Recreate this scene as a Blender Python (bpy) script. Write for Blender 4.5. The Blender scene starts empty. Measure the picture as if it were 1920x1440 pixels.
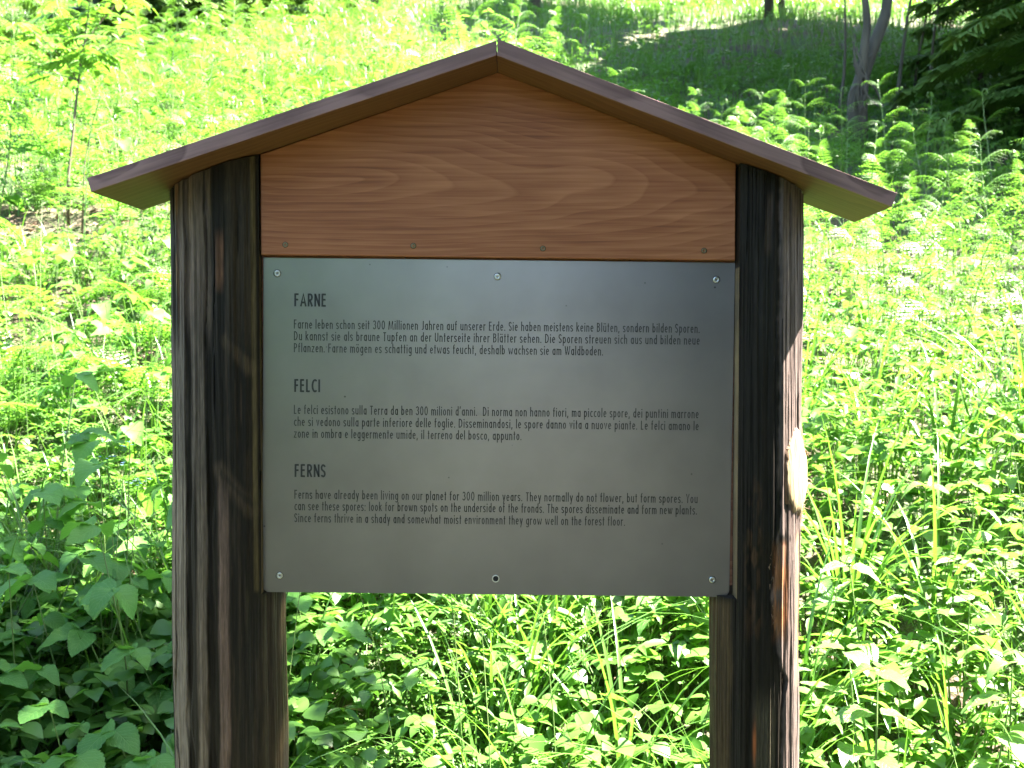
import bpy, math, random
import numpy as np
from mathutils import Vector, Matrix, Euler

random.seed(7)
rng = np.random.default_rng(7)
sc = bpy.context.scene
COL = sc.collection
R = math.radians

# ------------------------------------------------------------------ camera
CAM_Y, CAM_Z, FPX = -2.0, 1.45, 2000.0      # FPX: focal length in photo pixels (1920 wide)
PITCH = math.atan2(65.0, FPX)
cam_d = bpy.data.cameras.new('camera')
cam = bpy.data.objects.new('camera', cam_d)
COL.objects.link(cam)
cam.location = (0, CAM_Y, CAM_Z)
cam.rotation_euler = (math.pi / 2 - PITCH, 0, 0)
cam_d.sensor_width = 36.0
cam_d.lens = 36.0 * FPX / 1920.0
cam_d.clip_start, cam_d.clip_end = 0.05, 2000
cam_d.dof.use_dof = True
cam_d.dof.focus_distance = 1.98
cam_d.dof.aperture_fstop = 9.0
sc.camera = cam

# ------------------------------------------------------------------ sky, sun, exposure
SUN = Vector((1.0, 0.13, 1.62)).normalized()            # towards the sun
sun_el = math.asin(SUN.z)
sun_az = math.atan2(SUN.x, SUN.y)
w = bpy.data.worlds.new('World')
sc.world = w
w.use_nodes = True
wn = w.node_tree
sky = wn.nodes.new('ShaderNodeTexSky')
sky.sky_type = 'NISHITA'
sky.sun_disc = False
sky.sun_elevation = sun_el
sky.sun_rotation = sun_az
wn.links.new(sky.outputs[0], wn.nodes['Background'].inputs[0])
wn.nodes['Background'].inputs[1].default_value = 0.05
sl = bpy.data.lights.new('sun', 'SUN')
sl.energy = 5.0
sl.angle = R(0.5)
sl.color = (1.0, 0.95, 0.86)
so = bpy.data.objects.new('sun', sl)
COL.objects.link(so)
so.rotation_euler = (-SUN).to_track_quat('-Z', 'Y').to_euler()
so.location = (6, 2, 10)
vs = sc.view_settings
vs.view_transform = 'Standard'
vs.look = 'None'
vs.exposure = 4.35
vs.gamma = 1.0
vs.use_curve_mapping = False
sc.cycles.max_bounces = 7
sc.cycles.diffuse_bounces = 4
sc.cycles.glossy_bounces = 3
sc.cycles.transmission_bounces = 4
sc.cycles.use_denoising = True
sc.cycles.use_adaptive_sampling = True
sc.cycles.adaptive_threshold = .02
sc.cycles.sample_clamp_indirect = 6.0

# ------------------------------------------------------------------ helpers
CP, SP = math.cos(PITCH), math.sin(PITCH)


def at(px, py, Y):
    """world point on the plane y=Y that the photo shows at pixel px,py"""
    a, b = (px - 960) / FPX, (720 - py) / FPX
    d = Vector((a, CP + b * SP, b * CP - SP))
    t = (Y - CAM_Y) / d.y
    return Vector((d.x * t, Y, CAM_Z + d.z * t))


def sstep(a, b, x):
    t = np.clip((x - a) / (b - a), 0, 1)
    return t * t * (3 - 2 * t)


def vnoise(x, y, seed=0):
    x = np.asarray(x, float); y = np.asarray(y, float)
    xi, yi = np.floor(x), np.floor(y)
    fx, fy = x - xi, y - yi
    fx = fx * fx * (3 - 2 * fx); fy = fy * fy * (3 - 2 * fy)

    def h(i, j):
        v = np.sin(i * 127.1 + j * 311.7 + seed * 74.7) * 43758.5453
        return v - np.floor(v)
    return (h(xi, yi) * (1 - fx) + h(xi + 1, yi) * fx) * (1 - fy) + (h(xi, yi + 1) * (1 - fx) + h(xi + 1, yi + 1) * fx) * fy


def fbm(x, y, seed=0, o=3):
    s, a, t = 0, 1, 0
    for k in range(o):
        s = s + a * vnoise(x * 2 ** k, y * 2 ** k, seed + k); t += a; a *= .5
    return s / t


def ground_z(x, y):
    x = np.asarray(x, float); y = np.asarray(y, float)
    yy = np.maximum(y - .1, 0)
    far = 26.0
    rise = np.where(yy < far, .43 * yy, .43 * far + .12 * (yy - far))
    rise = rise * sstep(-.2, .8, y)
    bump = (fbm(x * .45 + 9, y * .45, 3) - .5) * .55 * sstep(1.0, 5, y) + (fbm(x * 1.7, y * 1.7, 5) - .5) * .12 * sstep(.2, 1.5, y)
    front = -.06 * np.maximum(-y - 3, 0) * 1.5
    return rise + bump + front


class MB:
    """collects geometry for one mesh object"""
    def __init__(s):
        s.v, s.f, s.uv, s.n = [], [], [], 0
        s.mi = []

    def add(s, verts, faces, uv=None, mi=0):
        s.v += [tuple(p) for p in verts]
        s.f += [tuple(i + s.n for i in f) for f in faces]
        s.mi += [mi] * len(faces)
        s.uv += list(uv) if uv is not None else [(0.5, 0.5)] * len(verts)
        s.n += len(verts)

    def tube(s, pts, rads, seg=6, cap=True, mi=0):
        pts = [Vector(p) for p in pts]
        vs_, fs = [], []
        up = Vector((0.31, .95, .1))
        for i, p in enumerate(pts):
            d = (pts[min(i + 1, len(pts) - 1)] - pts[max(i - 1, 0)]).normalized()
            a = d.cross(up)
            if a.length < .05:
                a = d.cross(Vector((1, 0, 0)))
            a.normalize(); b = d.cross(a)
            for k in range(seg):
                t = 2 * math.pi * k / seg
                vs_.append(p + (a * math.cos(t) + b * math.sin(t)) * rads[i])
        for i in range(len(pts) - 1):
            for k in range(seg):
                k2 = (k + 1) % seg
                fs.append((i * seg + k, i * seg + k2, (i + 1) * seg + k2, (i + 1) * seg + k))
        if cap:
            fs.append(tuple(range(seg))[::-1]); fs.append(tuple((len(pts) - 1) * seg + k for k in range(seg)))
        s.add(vs_, fs, mi=mi)

    def mesh(s, name, mats, smooth=True):
        me = bpy.data.meshes.new(name)
        me.from_pydata(s.v, [], s.f)
        if s.uv:
            ul = me.uv_layers.new(name='UVMap')
            li = np.empty(len(me.loops), np.int32); me.loops.foreach_get('vertex_index', li)
            ul.data.foreach_set('uv', np.array(s.uv, np.float32)[li].ravel())
        for m in (mats if isinstance(mats, (list, tuple)) else [mats]):
            me.materials.append(m)
        if any(s.mi):
            me.polygons.foreach_set('material_index', np.array(s.mi, np.int32))
        if smooth:
            me.polygons.foreach_set('use_smooth', np.ones(len(me.polygons), bool))
        me.update()
        return me


def npmesh(name, V, F, mats, attrs=None, smooth=True):
    """fast mesh from arrays; F is an (n,3) or (n,4) array or a list of such"""
    me = bpy.data.meshes.new(name)
    Fs = F if isinstance(F, list) else [F]
    loops = np.concatenate([f.ravel() for f in Fs]).astype(np.int32)
    tot = np.concatenate([np.full(len(f), f.shape[1]) for f in Fs]).astype(np.int32)
    start = np.concatenate([[0], np.cumsum(tot)[:-1]]).astype(np.int32)
    me.vertices.add(len(V)); me.vertices.foreach_set('co', np.asarray(V, np.float32).ravel())
    me.loops.add(len(loops)); me.loops.foreach_set('vertex_index', loops)
    me.polygons.add(len(tot)); me.polygons.foreach_set('loop_start', start)
    me.polygons.foreach_set('loop_total', tot)
    if smooth:
        me.polygons.foreach_set('use_smooth', np.ones(len(tot), bool))
    me.update(calc_edges=True)
    for k, a in (attrs or {}).items():
        if a.ndim == 1:
            at_ = me.attributes.new(k, 'FLOAT', 'POINT'); at_.data.foreach_set('value', a.astype(np.float32))
        else:
            at_ = me.attributes.new(k, 'FLOAT_COLOR', 'POINT'); at_.data.foreach_set('color', a.astype(np.float32).ravel())
    for m in (mats if isinstance(mats, (list, tuple)) else [mats]):
        me.materials.append(m)
    return me


def link(name, me, parent=None, loc=None, mat=None):
    o = bpy.data.objects.new(name, me)
    COL.objects.link(o)
    if parent is not None:
        o.parent = parent
    if mat is not None:
        o.matrix_local = mat
    elif loc is not None:
        o.location = loc
    return o


def tag(o, label=None, cat=None, group=None, kind=None):
    if label: o['label'] = label
    if cat: o['category'] = cat
    if group: o['group'] = group
    if kind: o['kind'] = kind
    return o


# ------------------------------------------------------------------ materials
def nmat(name):
    m = bpy.data.materials.new(name)
    m.use_nodes = True
    nt = m.node_tree
    for n in list(nt.nodes):
        nt.nodes.remove(n)
    out = nt.nodes.new('ShaderNodeOutputMaterial')
    return m, nt, out


def N(nt, t, **kw):
    n = nt.nodes.new(t)
    for k, v in kw.items():
        if k.startswith('i_'):
            n.inputs[int(k[2:]) if k[2:].isdigit() else k[2:].replace('_', ' ')].default_value = v
        else:
            setattr(n, k, v)
    return n


def ramp(nt, stops, interp='LINEAR'):
    n = nt.nodes.new('ShaderNodeValToRGB')
    cr = n.color_ramp
    cr.interpolation = interp
    while len(cr.elements) > 1:
        cr.elements.remove(cr.elements[-1])
    cr.elements[0].position = stops[0][0]; cr.elements[0].color = (*stops[0][1], 1)
    for p, c in stops[1:]:
        e = cr.elements.new(p); e.color = (*c, 1)
    return n


def leaf_mat(name, dark, light, trans, rough=.42, tfac=.38, veins=False, attr=True, spec=.5):
    m, nt, out = nmat(name)
    L = nt.links.new
    oi = N(nt, 'ShaderNodeObjectInfo')
    tc = N(nt, 'ShaderNodeTexCoord')
    nz = N(nt, 'ShaderNodeTexNoise', i_Scale=3.1, i_Detail=2.0)
    L(tc.outputs['Object'], nz.inputs['Vector'])
    if attr:
        a = N(nt, 'ShaderNodeAttribute', attribute_name='tint')
        src = a.outputs['Fac']
    else:
        src = oi.outputs['Random']
    mx = N(nt, 'ShaderNodeMath', operation='MULTIPLY_ADD')
    L(nz.outputs[0], mx.inputs[0]); mx.inputs[1].default_value = .5
    sub = N(nt, 'ShaderNodeMath', operation='MULTIPLY_ADD'); L(src, sub.inputs[0]); sub.inputs[1].default_value = .9; sub.inputs[2].default_value = -.2
    L(sub.outputs[0], mx.inputs[2])
    rp = ramp(nt, [(0, dark), (1, light)])
    L(mx.outputs[0], rp.inputs[0])
    col = rp.outputs[0]
    p = N(nt, 'ShaderNodeBsdfPrincipled')
    p.inputs['Roughness'].default_value = rough
    p.inputs['Specular IOR Level'].default_value = spec
    if veins:
        uv = N(nt, 'ShaderNodeUVMap')
        sep = N(nt, 'ShaderNodeSeparateXYZ'); L(uv.outputs[0], sep.inputs[0])
        ab = N(nt, 'ShaderNodeMath', operation='SUBTRACT'); L(sep.outputs[0], ab.inputs[0]); ab.inputs[1].default_value = .5
        ab2 = N(nt, 'ShaderNodeMath', operation='ABSOLUTE'); L(ab.outputs[0], ab2.inputs[0])
        # side veins: v - |u|*0.6
        sv = N(nt, 'ShaderNodeMath', operation='MULTIPLY_ADD'); L(ab2.outputs[0], sv.inputs[0]); sv.inputs[1].default_value = -.7
        L(sep.outputs[1], sv.inputs[2])
        s2 = N(nt, 'ShaderNodeMath', operation='MULTIPLY'); L(sv.outputs[0], s2.inputs[0]); s2.inputs[1].default_value = 8.0
        pp = N(nt, 'ShaderNodeMath', operation='PINGPONG'); L(s2.outputs[0], pp.inputs[0]); pp.inputs[1].default_value = .5
        vr = ramp(nt, [(0, (1, 1, 1)), (.16, (0, 0, 0))]); L(pp.outputs[0], vr.inputs[0])
        mr = ramp(nt, [(0, (1, 1, 1)), (.03, (0, 0, 0))]); L(ab2.outputs[0], mr.inputs[0])
        mxv = N(nt, 'ShaderNodeMath', operation='MAXIMUM'); L(vr.outputs[0], mxv.inputs[0]); L(mr.outputs[0], mxv.inputs[1])
        vm = N(nt, 'ShaderNodeMixRGB', blend_type='MIX')
        fac = N(nt, 'ShaderNodeMath', operation='MULTIPLY'); L(mxv.outputs[0], fac.inputs[0]); fac.inputs[1].default_value = .35
        L(fac.outputs[0], vm.inputs[0]); L(col, vm.inputs[1])
        vm.inputs[2].default_value = (light[0] * 1.6, light[1] * 1.35, light[2] * 1.5, 1)
        col = vm.outputs[0]
        bp = N(nt, 'ShaderNodeBump', i_Strength=.5, i_Distance=.002)
        bp.invert = True
        L(mxv.outputs[0], bp.inputs['Height']); L(bp.outputs[0], p.inputs['Normal'])
    L(col, p.inputs['Base Color'])
    tr = N(nt, 'ShaderNodeBsdfTranslucent')
    tm = N(nt, 'ShaderNodeMixRGB', blend_type='MIX'); tm.inputs[0].default_value = .75
    L(col, tm.inputs[1]); tm.inputs[2].default_value = (*trans, 1)
    L(tm.outputs[0], tr.inputs[0])
    ms = N(nt, 'ShaderNodeMixShader'); ms.inputs[0].default_value = tfac
    L(p.outputs[0], ms.inputs[1]); L(tr.outputs[0], ms.inputs[2])
    L(ms.outputs[0], out.inputs[0])
    return m


M = {}
M['leaf_under'] = leaf_mat('leaf_under', (.045, .115, .018), (.10, .205, .035), (.155, .37, .03), .4, .4, spec=.32)
M['leaf_broad'] = leaf_mat('leaf_broad', (.055, .155, .03), (.105, .235, .045), (.15, .38, .03), .5, .4, veins=True, attr=False, spec=.22)
M['leaf_pale'] = leaf_mat('leaf_pale', (.06, .14, .03), (.13, .22, .055), (.18, .38, .03), .34, .4, veins=True, attr=False, spec=.6)
M['fern'] = leaf_mat('fern', (.05, .13, .015), (.095, .21, .028), (.15, .37, .025), .45, .42, attr=False)
M['bracken'] = leaf_mat('bracken', (.06, .145, .02), (.11, .22, .035), (.16, .37, .03), .45, .42, attr=False)
M['grass'] = leaf_mat('grass', (.04, .11, .015), (.10, .19, .03), (.13, .31, .022), .38, .36)
M['grass_broad'] = leaf_mat('grass_broad', (.045, .12, .02), (.09, .18, .035), (.13, .32, .02), .33, .35, attr=False)
M['tree_leaf'] = leaf_mat('tree_leaf', (.03, .08, .012), (.06, .13, .02), (.10, .24, .02), .45, .35)
M['rowan'] = leaf_mat('rowan', (.05, .13, .015), (.095, .19, .025), (.15, .33, .02), .45, .42, attr=False)
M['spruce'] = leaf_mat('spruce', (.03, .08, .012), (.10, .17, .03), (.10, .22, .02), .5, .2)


def plain(name, c1, c2, scale=20, rough=.7, bump=.0, stretch=(1, 1, 1), detail=4.0):
    m, nt, out = nmat(name)
    L = nt.links.new
    tc = N(nt, 'ShaderNodeTexCoord'); mp = N(nt, 'ShaderNodeMapping'); mp.inputs['Scale'].default_value = stretch
    L(tc.outputs['Object'], mp.inputs[0])
    nz = N(nt, 'ShaderNodeTexNoise', i_Scale=scale, i_Detail=detail); L(mp.outputs[0], nz.inputs['Vector'])
    rp = ramp(nt, [(.3, c1), (.7, c2)]); L(nz.outputs[0], rp.inputs[0])
    p = N(nt, 'ShaderNodeBsdfPrincipled', i_Roughness=rough); L(rp.outputs[0], p.inputs['Base Color'])
    if bump:
        b = N(nt, 'ShaderNodeBump', i_Strength=bump, i_Distance=.01); L(nz.outputs[0], b.inputs['Height']); L(b.outputs[0], p.inputs['Normal'])
    L(p.outputs[0], out.inputs[0])
    return m


M['stem'] = plain('stem', (.07, .12, .03), (.12, .19, .05), 30, .5)
M['stem_brown'] = plain('stem_brown', (.05, .035, .02), (.10, .075, .045), 30, .7)
M['bark'] = plain('bark', (.022, .018, .013), (.07, .06, .045), 9, .9, .6, (1, 1, .25))
M['litter'] = plain('litter', (.10, .055, .035), (.30, .20, .13), 14, .8)
M['petal'] = plain('petal', (.62, .62, .58), (.8, .8, .76), 30, .6)
M['petal_blue'] = plain('petal_blue', (.16, .22, .55), (.25, .32, .7), 30, .6)
M['screw'] = None

# ground: soil and needle litter with moss
m, nt, out = nmat('soil'); L = nt.links.new
tc = N(nt, 'ShaderNodeTexCoord')
n1 = N(nt, 'ShaderNodeTexNoise', i_Scale=2.2, i_Detail=6.0); n2 = N(nt, 'ShaderNodeTexNoise', i_Scale=38, i_Detail=5.0)
L(tc.outputs['Object'], n1.inputs[0]); L(tc.outputs['Object'], n2.inputs[0])
r1 = ramp(nt, [(.35, (.035, .022, .013)), (.55, (.085, .055, .035)), (.7, (.13, .09, .06))]); L(n2.outputs[0], r1.inputs[0])
r2 = ramp(nt, [(.36, (0, 0, 0)), (.62, (1, 1, 1))]); L(n1.outputs[0], r2.inputs[0])
mx = N(nt, 'ShaderNodeMixRGB'); L(r2.outputs[0], mx.inputs[0]); L(r1.outputs[0], mx.inputs[1]); mx.inputs[2].default_value = (.04, .07, .018, 1)
p = N(nt, 'ShaderNodeBsdfPrincipled', i_Roughness=.95); L(mx.outputs[0], p.inputs[0])
b = N(nt, 'ShaderNodeBump', i_Strength=.8, i_Distance=.03); L(n2.outputs[0], b.inputs['Height']); L(b.outputs[0], p.inputs['Normal'])
L(p.outputs[0], out.inputs[0]); M['soil'] = m

# gable board: plank cut through growth rings -> cathedral grain
def wood(name, cols, axis_tilt, scale, fine=1.0, rough=.6, ringoff=(0, .25, -.05), contrast=1.0, distort=.16):
    m, nt, out = nmat(name); L = nt.links.new
    tc = N(nt, 'ShaderNodeTexCoord')
    mp = N(nt, 'ShaderNodeMapping'); mp.inputs['Location'].default_value = ringoff; mp.inputs['Rotation'].default_value = axis_tilt
    L(tc.outputs['Object'], mp.inputs[0])
    st = N(nt, 'ShaderNodeMapping'); st.inputs['Scale'].default_value = (2.2, 6, 6); L(mp.outputs[0], st.inputs[0])
    dn = N(nt, 'ShaderNodeTexNoise', i_Scale=1.0, i_Detail=2.0); L(st.outputs[0], dn.inputs[0])
    dv = N(nt, 'ShaderNodeVectorMath', operation='MULTIPLY_ADD'); L(dn.outputs['Color'], dv.inputs[0]); dv.inputs[1].default_value = (0, distort, distort); L(mp.outputs[0], dv.inputs[2])
    fl = N(nt, 'ShaderNodeVectorMath', operation='MULTIPLY'); L(dv.outputs[0], fl.inputs[0]); fl.inputs[1].default_value = (0, 1, 1)
    ln = N(nt, 'ShaderNodeVectorMath', operation='LENGTH'); L(fl.outputs[0], ln.inputs[0])
    ms = N(nt, 'ShaderNodeMath', operation='MULTIPLY'); L(ln.outputs['Value'], ms.inputs[0]); ms.inputs[1].default_value = scale
    fr = N(nt, 'ShaderNodeMath', operation='FRACT'); L(ms.outputs[0], fr.inputs[0])
    rr = ramp(nt, [(0, (.25,) * 3), (.55, (.6,) * 3), (.86, (1,) * 3), (.95, (.1,) * 3), (1, (.25,) * 3)]); L(fr.outputs[0], rr.inputs[0])
    # fine fibres along x
    fm = N(nt, 'ShaderNodeMapping'); fm.inputs['Scale'].default_value = (5, 90, 170); L(tc.outputs['Object'], fm.inputs[0])
    fn = N(nt, 'ShaderNodeTexNoise', i_Scale=1.0, i_Detail=4.0); L(fm.outputs[0], fn.inputs[0])
    # broad stains
    bm = N(nt, 'ShaderNodeMapping'); bm.inputs['Scale'].default_value = (2.5, 4, 6); L(tc.outputs['Object'], bm.inputs[0])
    bn = N(nt, 'ShaderNodeTexNoise', i_Scale=1.0, i_Detail=3.0); L(bm.outputs[0], bn.inputs[0])
    a1 = N(nt, 'ShaderNodeMath', operation='MULTIPLY_ADD'); L(fn.outputs[0], a1.inputs[0]); a1.inputs[1].default_value = .45 * fine
    sc1 = N(nt, 'ShaderNodeMath', operation='MULTIPLY'); L(rr.outputs[0], sc1.inputs[0]); sc1.inputs[1].default_value = .42 * contrast
    L(sc1.outputs[0], a1.inputs[2])
    a2 = N(nt, 'ShaderNodeMath', operation='MULTIPLY_ADD'); L(bn.outputs[0], a2.inputs[0]); a2.inputs[1].default_value = .75; L(a1.outputs[0], a2.inputs[2])
    sb = N(nt, 'ShaderNodeMath', operation='SUBTRACT'); L(a2.outputs[0], sb.inputs[0]); sb.inputs[1].default_value = .33
    rp = ramp(nt, [(.12, cols[0]), (.45, cols[1]), (.8, cols[2])]); L(sb.outputs[0], rp.inputs[0])
    p = N(nt, 'ShaderNodeBsdfPrincipled', i_Roughness=rough); L(rp.outputs[0], p.inputs[0]); p.inputs['Specular IOR Level'].default_value = .35
    b = N(nt, 'ShaderNodeBump', i_Strength=.25, i_Distance=.002); L(fn.outputs[0], b.inputs['Height']); L(b.outputs[0], p.inputs['Normal'])
    L(p.outputs[0], out.inputs[0])
    return m


M['gable'] = wood('gable_wood', [(.115, .033, .012), (.29, .092, .034), (.44, .165, .07)], (0, R(-1.5), R(7)), 78, ringoff=(0, .012, -.17), contrast=.5, fine=1.9, distort=.07)
M['fascia'] = wood('weathered_edge', [(.075, .042, .041), (.17, .094, .089), (.29, .168, .155)], (0, 0, 0), 60, 1.6, .8)
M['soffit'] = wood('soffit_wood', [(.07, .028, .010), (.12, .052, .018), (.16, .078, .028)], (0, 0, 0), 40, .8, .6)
M['backing'] = wood('backing_wood', [(.10, .04, .025), (.2, .08, .045), (.26, .12, .07)], (0, 0, 0), 50, 1, .7)

# brushed aluminium
m, nt, out = nmat('aluminium'); L = nt.links.new
tc = N(nt, 'ShaderNodeTexCoord')
mp = N(nt, 'ShaderNodeMapping'); mp.inputs['Scale'].default_value = (3, 1, 260); L(tc.outputs['Object'], mp.inputs[0])
nb = N(nt, 'ShaderNodeTexNoise', i_Scale=6, i_Detail=3); L(mp.outputs[0], nb.inputs[0])
nd = N(nt, 'ShaderNodeTexNoise', i_Scale=7, i_Detail=5); L(tc.outputs['Object'], nd.inputs[0])
vo = N(nt, 'ShaderNodeTexVoronoi', i_Scale=17.0); L(tc.outputs['Object'], vo.inputs['Vector'])
sp = ramp(nt, [(0.018, (.35, .35, .33)), (.04, (1, 1, 1))]); L(vo.outputs['Distance'], sp.inputs[0])
rb = ramp(nt, [(.3, (.168, .160, .174)), (.7, (.20, .192, .207))]); L(nd.outputs[0], rb.inputs[0])
mu = N(nt, 'ShaderNodeMixRGB', blend_type='MULTIPLY'); mu.inputs[0].default_value = 1; L(rb.outputs[0], mu.inputs[1]); L(sp.outputs[0], mu.inputs[2])
p = N(nt, 'ShaderNodeBsdfPrincipled', i_Metallic=.9)
L(mu.outputs[0], p.inputs[0])
rr = ramp(nt, [(.2, (.27,) * 3), (.8, (.37,) * 3)]); L(nb.outputs[0], rr.inputs[0]); L(rr.outputs[0], p.inputs['Roughness'])
b = N(nt, 'ShaderNodeBump', i_Strength=.05, i_Distance=.0005); L(nb.outputs[0], b.inputs['Height']); L(b.outputs[0], p.inputs['Normal'])
L(p.outputs[0], out.inputs[0]); M['alu'] = m
m, nt, out = nmat('ink'); p = N(nt, 'ShaderNodeBsdfPrincipled', i_Roughness=.6); p.inputs[0].default_value = (.02, .02, .023, 1); nt.links.new(p.outputs[0], out.inputs[0]); M['ink'] = m
m, nt, out = nmat('screw_steel'); p = N(nt, 'ShaderNodeBsdfPrincipled', i_Roughness=.32, i_Metallic=.9); p.inputs[0].default_value = (.55, .55, .54, 1); nt.links.new(p.outputs[0], out.inputs[0]); M['screw'] = m
m, nt, out = nmat('screw_brass'); p = N(nt, 'ShaderNodeBsdfPrincipled', i_Roughness=.45, i_Metallic=.85); p.inputs[0].default_value = (.22, .17, .10, 1); nt.links.new(p.outputs[0], out.inputs[0]); M['brass'] = m
m, nt, out = nmat('dark_hole'); p = N(nt, 'ShaderNodeBsdfPrincipled', i_Roughness=.9); p.inputs[0].default_value = (.012, .011, .01, 1); nt.links.new(p.outputs[0], out.inputs[0]); M['hole'] = m

# post: colours held by the mesh (bark remains, bare wood, cuts), fine grain from the material
m, nt, out = nmat('post_wood'); L = nt.links.new
at_ = N(nt, 'ShaderNodeAttribute', attribute_name='Col')
tc = N(nt, 'ShaderNodeTexCoord')
mp = N(nt, 'ShaderNodeMapping'); mp.inputs['Scale'].default_value = (300, 300, 9); L(tc.outputs['Object'], mp.inputs[0])
nf = N(nt, 'ShaderNodeTexNoise', i_Scale=1.0, i_Detail=4); L(mp.outputs[0], nf.inputs[0])
mp2 = N(nt, 'ShaderNodeMapping'); mp2.inputs['Scale'].default_value = (900, 900, 45); L(tc.outputs['Object'], mp2.inputs[0])
nf2 = N(nt, 'ShaderNodeTexNoise', i_Scale=1.0, i_Detail=5); L(mp2.outputs[0], nf2.inputs[0])
mxn = N(nt, 'ShaderNodeMath', operation='ADD'); L(nf.outputs[0], mxn.inputs[0]); L(nf2.outputs[0], mxn.inputs[1])
hf = N(nt, 'ShaderNodeMath', operation='MULTIPLY'); L(mxn.outputs[0], hf.inputs[0]); hf.inputs[1].default_value = .5
rf = ramp(nt, [(.3, (.45,) * 3), (.5, (.85,) * 3), (.7, (1.35,) * 3)]); L(hf.outputs[0], rf.inputs[0])
mu = N(nt, 'ShaderNodeMixRGB', blend_type='MULTIPLY'); mu.inputs[0].default_value = 1; L(at_.outputs['Color'], mu.inputs[1]); L(rf.outputs[0], mu.inputs[2])
p = N(nt, 'ShaderNodeBsdfPrincipled', i_Roughness=.62); L(mu.outputs[0], p.inputs[0]); p.inputs['Specular IOR Level'].default_value = .2
b = N(nt, 'ShaderNodeBump', i_Strength=.5, i_Distance=.004); L(hf.outputs[0], b.inputs['Height']); L(b.outputs[0], p.inputs['Normal'])
L(p.outputs[0], out.inputs[0]); M['post'] = m

# ------------------------------------------------------------------ the ground
xs = np.concatenate([np.linspace(-400, -20, 20)[:-1], np.linspace(-20, 20, 161), np.linspace(20, 400, 20)[1:]])
ys = np.concatenate([np.linspace(-400, -8, 20)[:-1], np.linspace(-8, 24, 161), np.linspace(24, 500, 24)[1:]])
X, Y = np.meshgrid(xs, ys)
Z = ground_z(X, Y)
Z = Z - .0
idx = np.arange(X.size).reshape(X.shape)
F = np.stack([idx[:-1, :-1], idx[:-1, 1:], idx[1:, 1:], idx[1:, :-1]], -1).reshape(-1, 4)
tag(link('ground', npmesh('ground', np.stack([X, Y, Z], -1).reshape(-1, 3), F, M['soil'])), kind='structure')

# ------------------------------------------------------------------ the information board
board = bpy.data.objects.new('information_board', None)
COL.objects.link(board)
tag(board, 'wooden information board on two dark log posts with gabled roof and grey metal text panel', 'information board')

YF, YB = -.132, .10          # roof front and back
YG = -.015                   # gable board front


def roof_board(fr_top_apex, fr_bot_apex, fr_bot_end, fr_top_end, bk_bot_end, bk_bot_apex, name_mi=0):
    P = [at(*fr_top_apex, YF), at(*fr_bot_apex, YF), at(*fr_bot_end, YF), at(*fr_top_end, YF)]
    bb_e = at(*bk_bot_end, YB); bb_a = at(*bk_bot_apex, YB)
    Q = [bb_a + (P[0] - P[1]), bb_a, bb_e, bb_e + (P[3] - P[2])]
    return P, Q


def slab(name, P, Q, parent, mats, nx=60, bev=.0008, seed=0):
    """board between front outline P (apex top, apex bottom, end bottom, end top) and back outline Q; slightly worn edges"""
    mb = MB()
    r_ = random.Random(seed)
    rows = []
    for i in range(nx + 1):
        t = i / nx
        w_ = (r_.random() - .5) * .0003
        ft, fb = P[0].lerp(P[3], t), P[1].lerp(P[2], t)
        bt, bb = Q[0].lerp(Q[3], t), Q[1].lerp(Q[2], t)
        up = (ft - fb).normalized(); dp = (bb - fb).normalized()
        e = bev * (.7 + .8 * r_.random())
        rows.append([ft - up * .0003 + dp * w_, fb + up * e + dp * w_, fb + dp * e, bb - dp * e, bb + up * e, bt - up * e, bt - dp * e, ft + dp * .0001])
    V = [p for rw in rows for p in rw]
    for i in range(nx):
        for k in range(8):
            k2 = (k + 1) % 8
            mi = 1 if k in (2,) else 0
            mb.add([], [], mi=mi)
            mb.f.append((i * 8 + k, i * 8 + k2, (i + 1) * 8 + k2, (i + 1) * 8 + k)); mb.mi.append(mi)
    mb.v = [tuple(p) for p in V]; mb.uv = [(0, 0)] * len(V)
    mb.f.append(tuple(range(8))[::-1]); mb.mi.append(0)
    mb.f.append(tuple(nx * 8 + k for k in range(8))); mb.mi.append(0)
    me = mb.mesh(name, mats, smooth=False)
    return me


def put_board(name, P, Q, mats, seed, label):
    # local frame along the board so that the grain runs with it
    mid = (P[0] + P[2]) / 2
    ax = (P[3] - P[0]).normalized()
    zz = (P[0] - P[1]).normalized()
    yy = zz.cross(ax).normalized()
    zz = ax.cross(yy)
    Mx = Matrix((ax, yy, zz)).transposed().to_4x4(); Mx.translation = mid
    inv = Mx.inverted()
    me = slab(name, [inv @ p for p in P], [inv @ q for q in Q], None, mats, seed=seed)
    o = link(name, me, board, mat=Mx)
    o['label'] = label
    return o


Pl, Ql = roof_board((930.5, 76), (930.5, 104), (171, 360), (163, 334), (268, 394), (935, 165))
Pr, Qr = roof_board((933, 73), (932, 104), (1672, 388), (1682, 362), (1602, 417), (936, 165))
put_board('roof_board', Pl, Ql, [M['fascia'], M['soffit']], 3, 'weathered grey-brown roof board sloping down to the left post')
put_board('roof_board', Pr, Qr, [M['fascia'], M['soffit']], 5, 'weathered purple-brown roof board sloping down to the right post')


def under(x, y):
    """height of the roof underside above x,y"""
    P, Q = (Pl, Ql) if x < Pl[1].x else (Pr, Qr)
    a, b_, c = P[1], P[2], Q[2]
    n = (b_ - a).cross(c - a)
    return a.z - (n.x * (x - a.x) + n.y * (y - a.y)) / n.z


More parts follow.
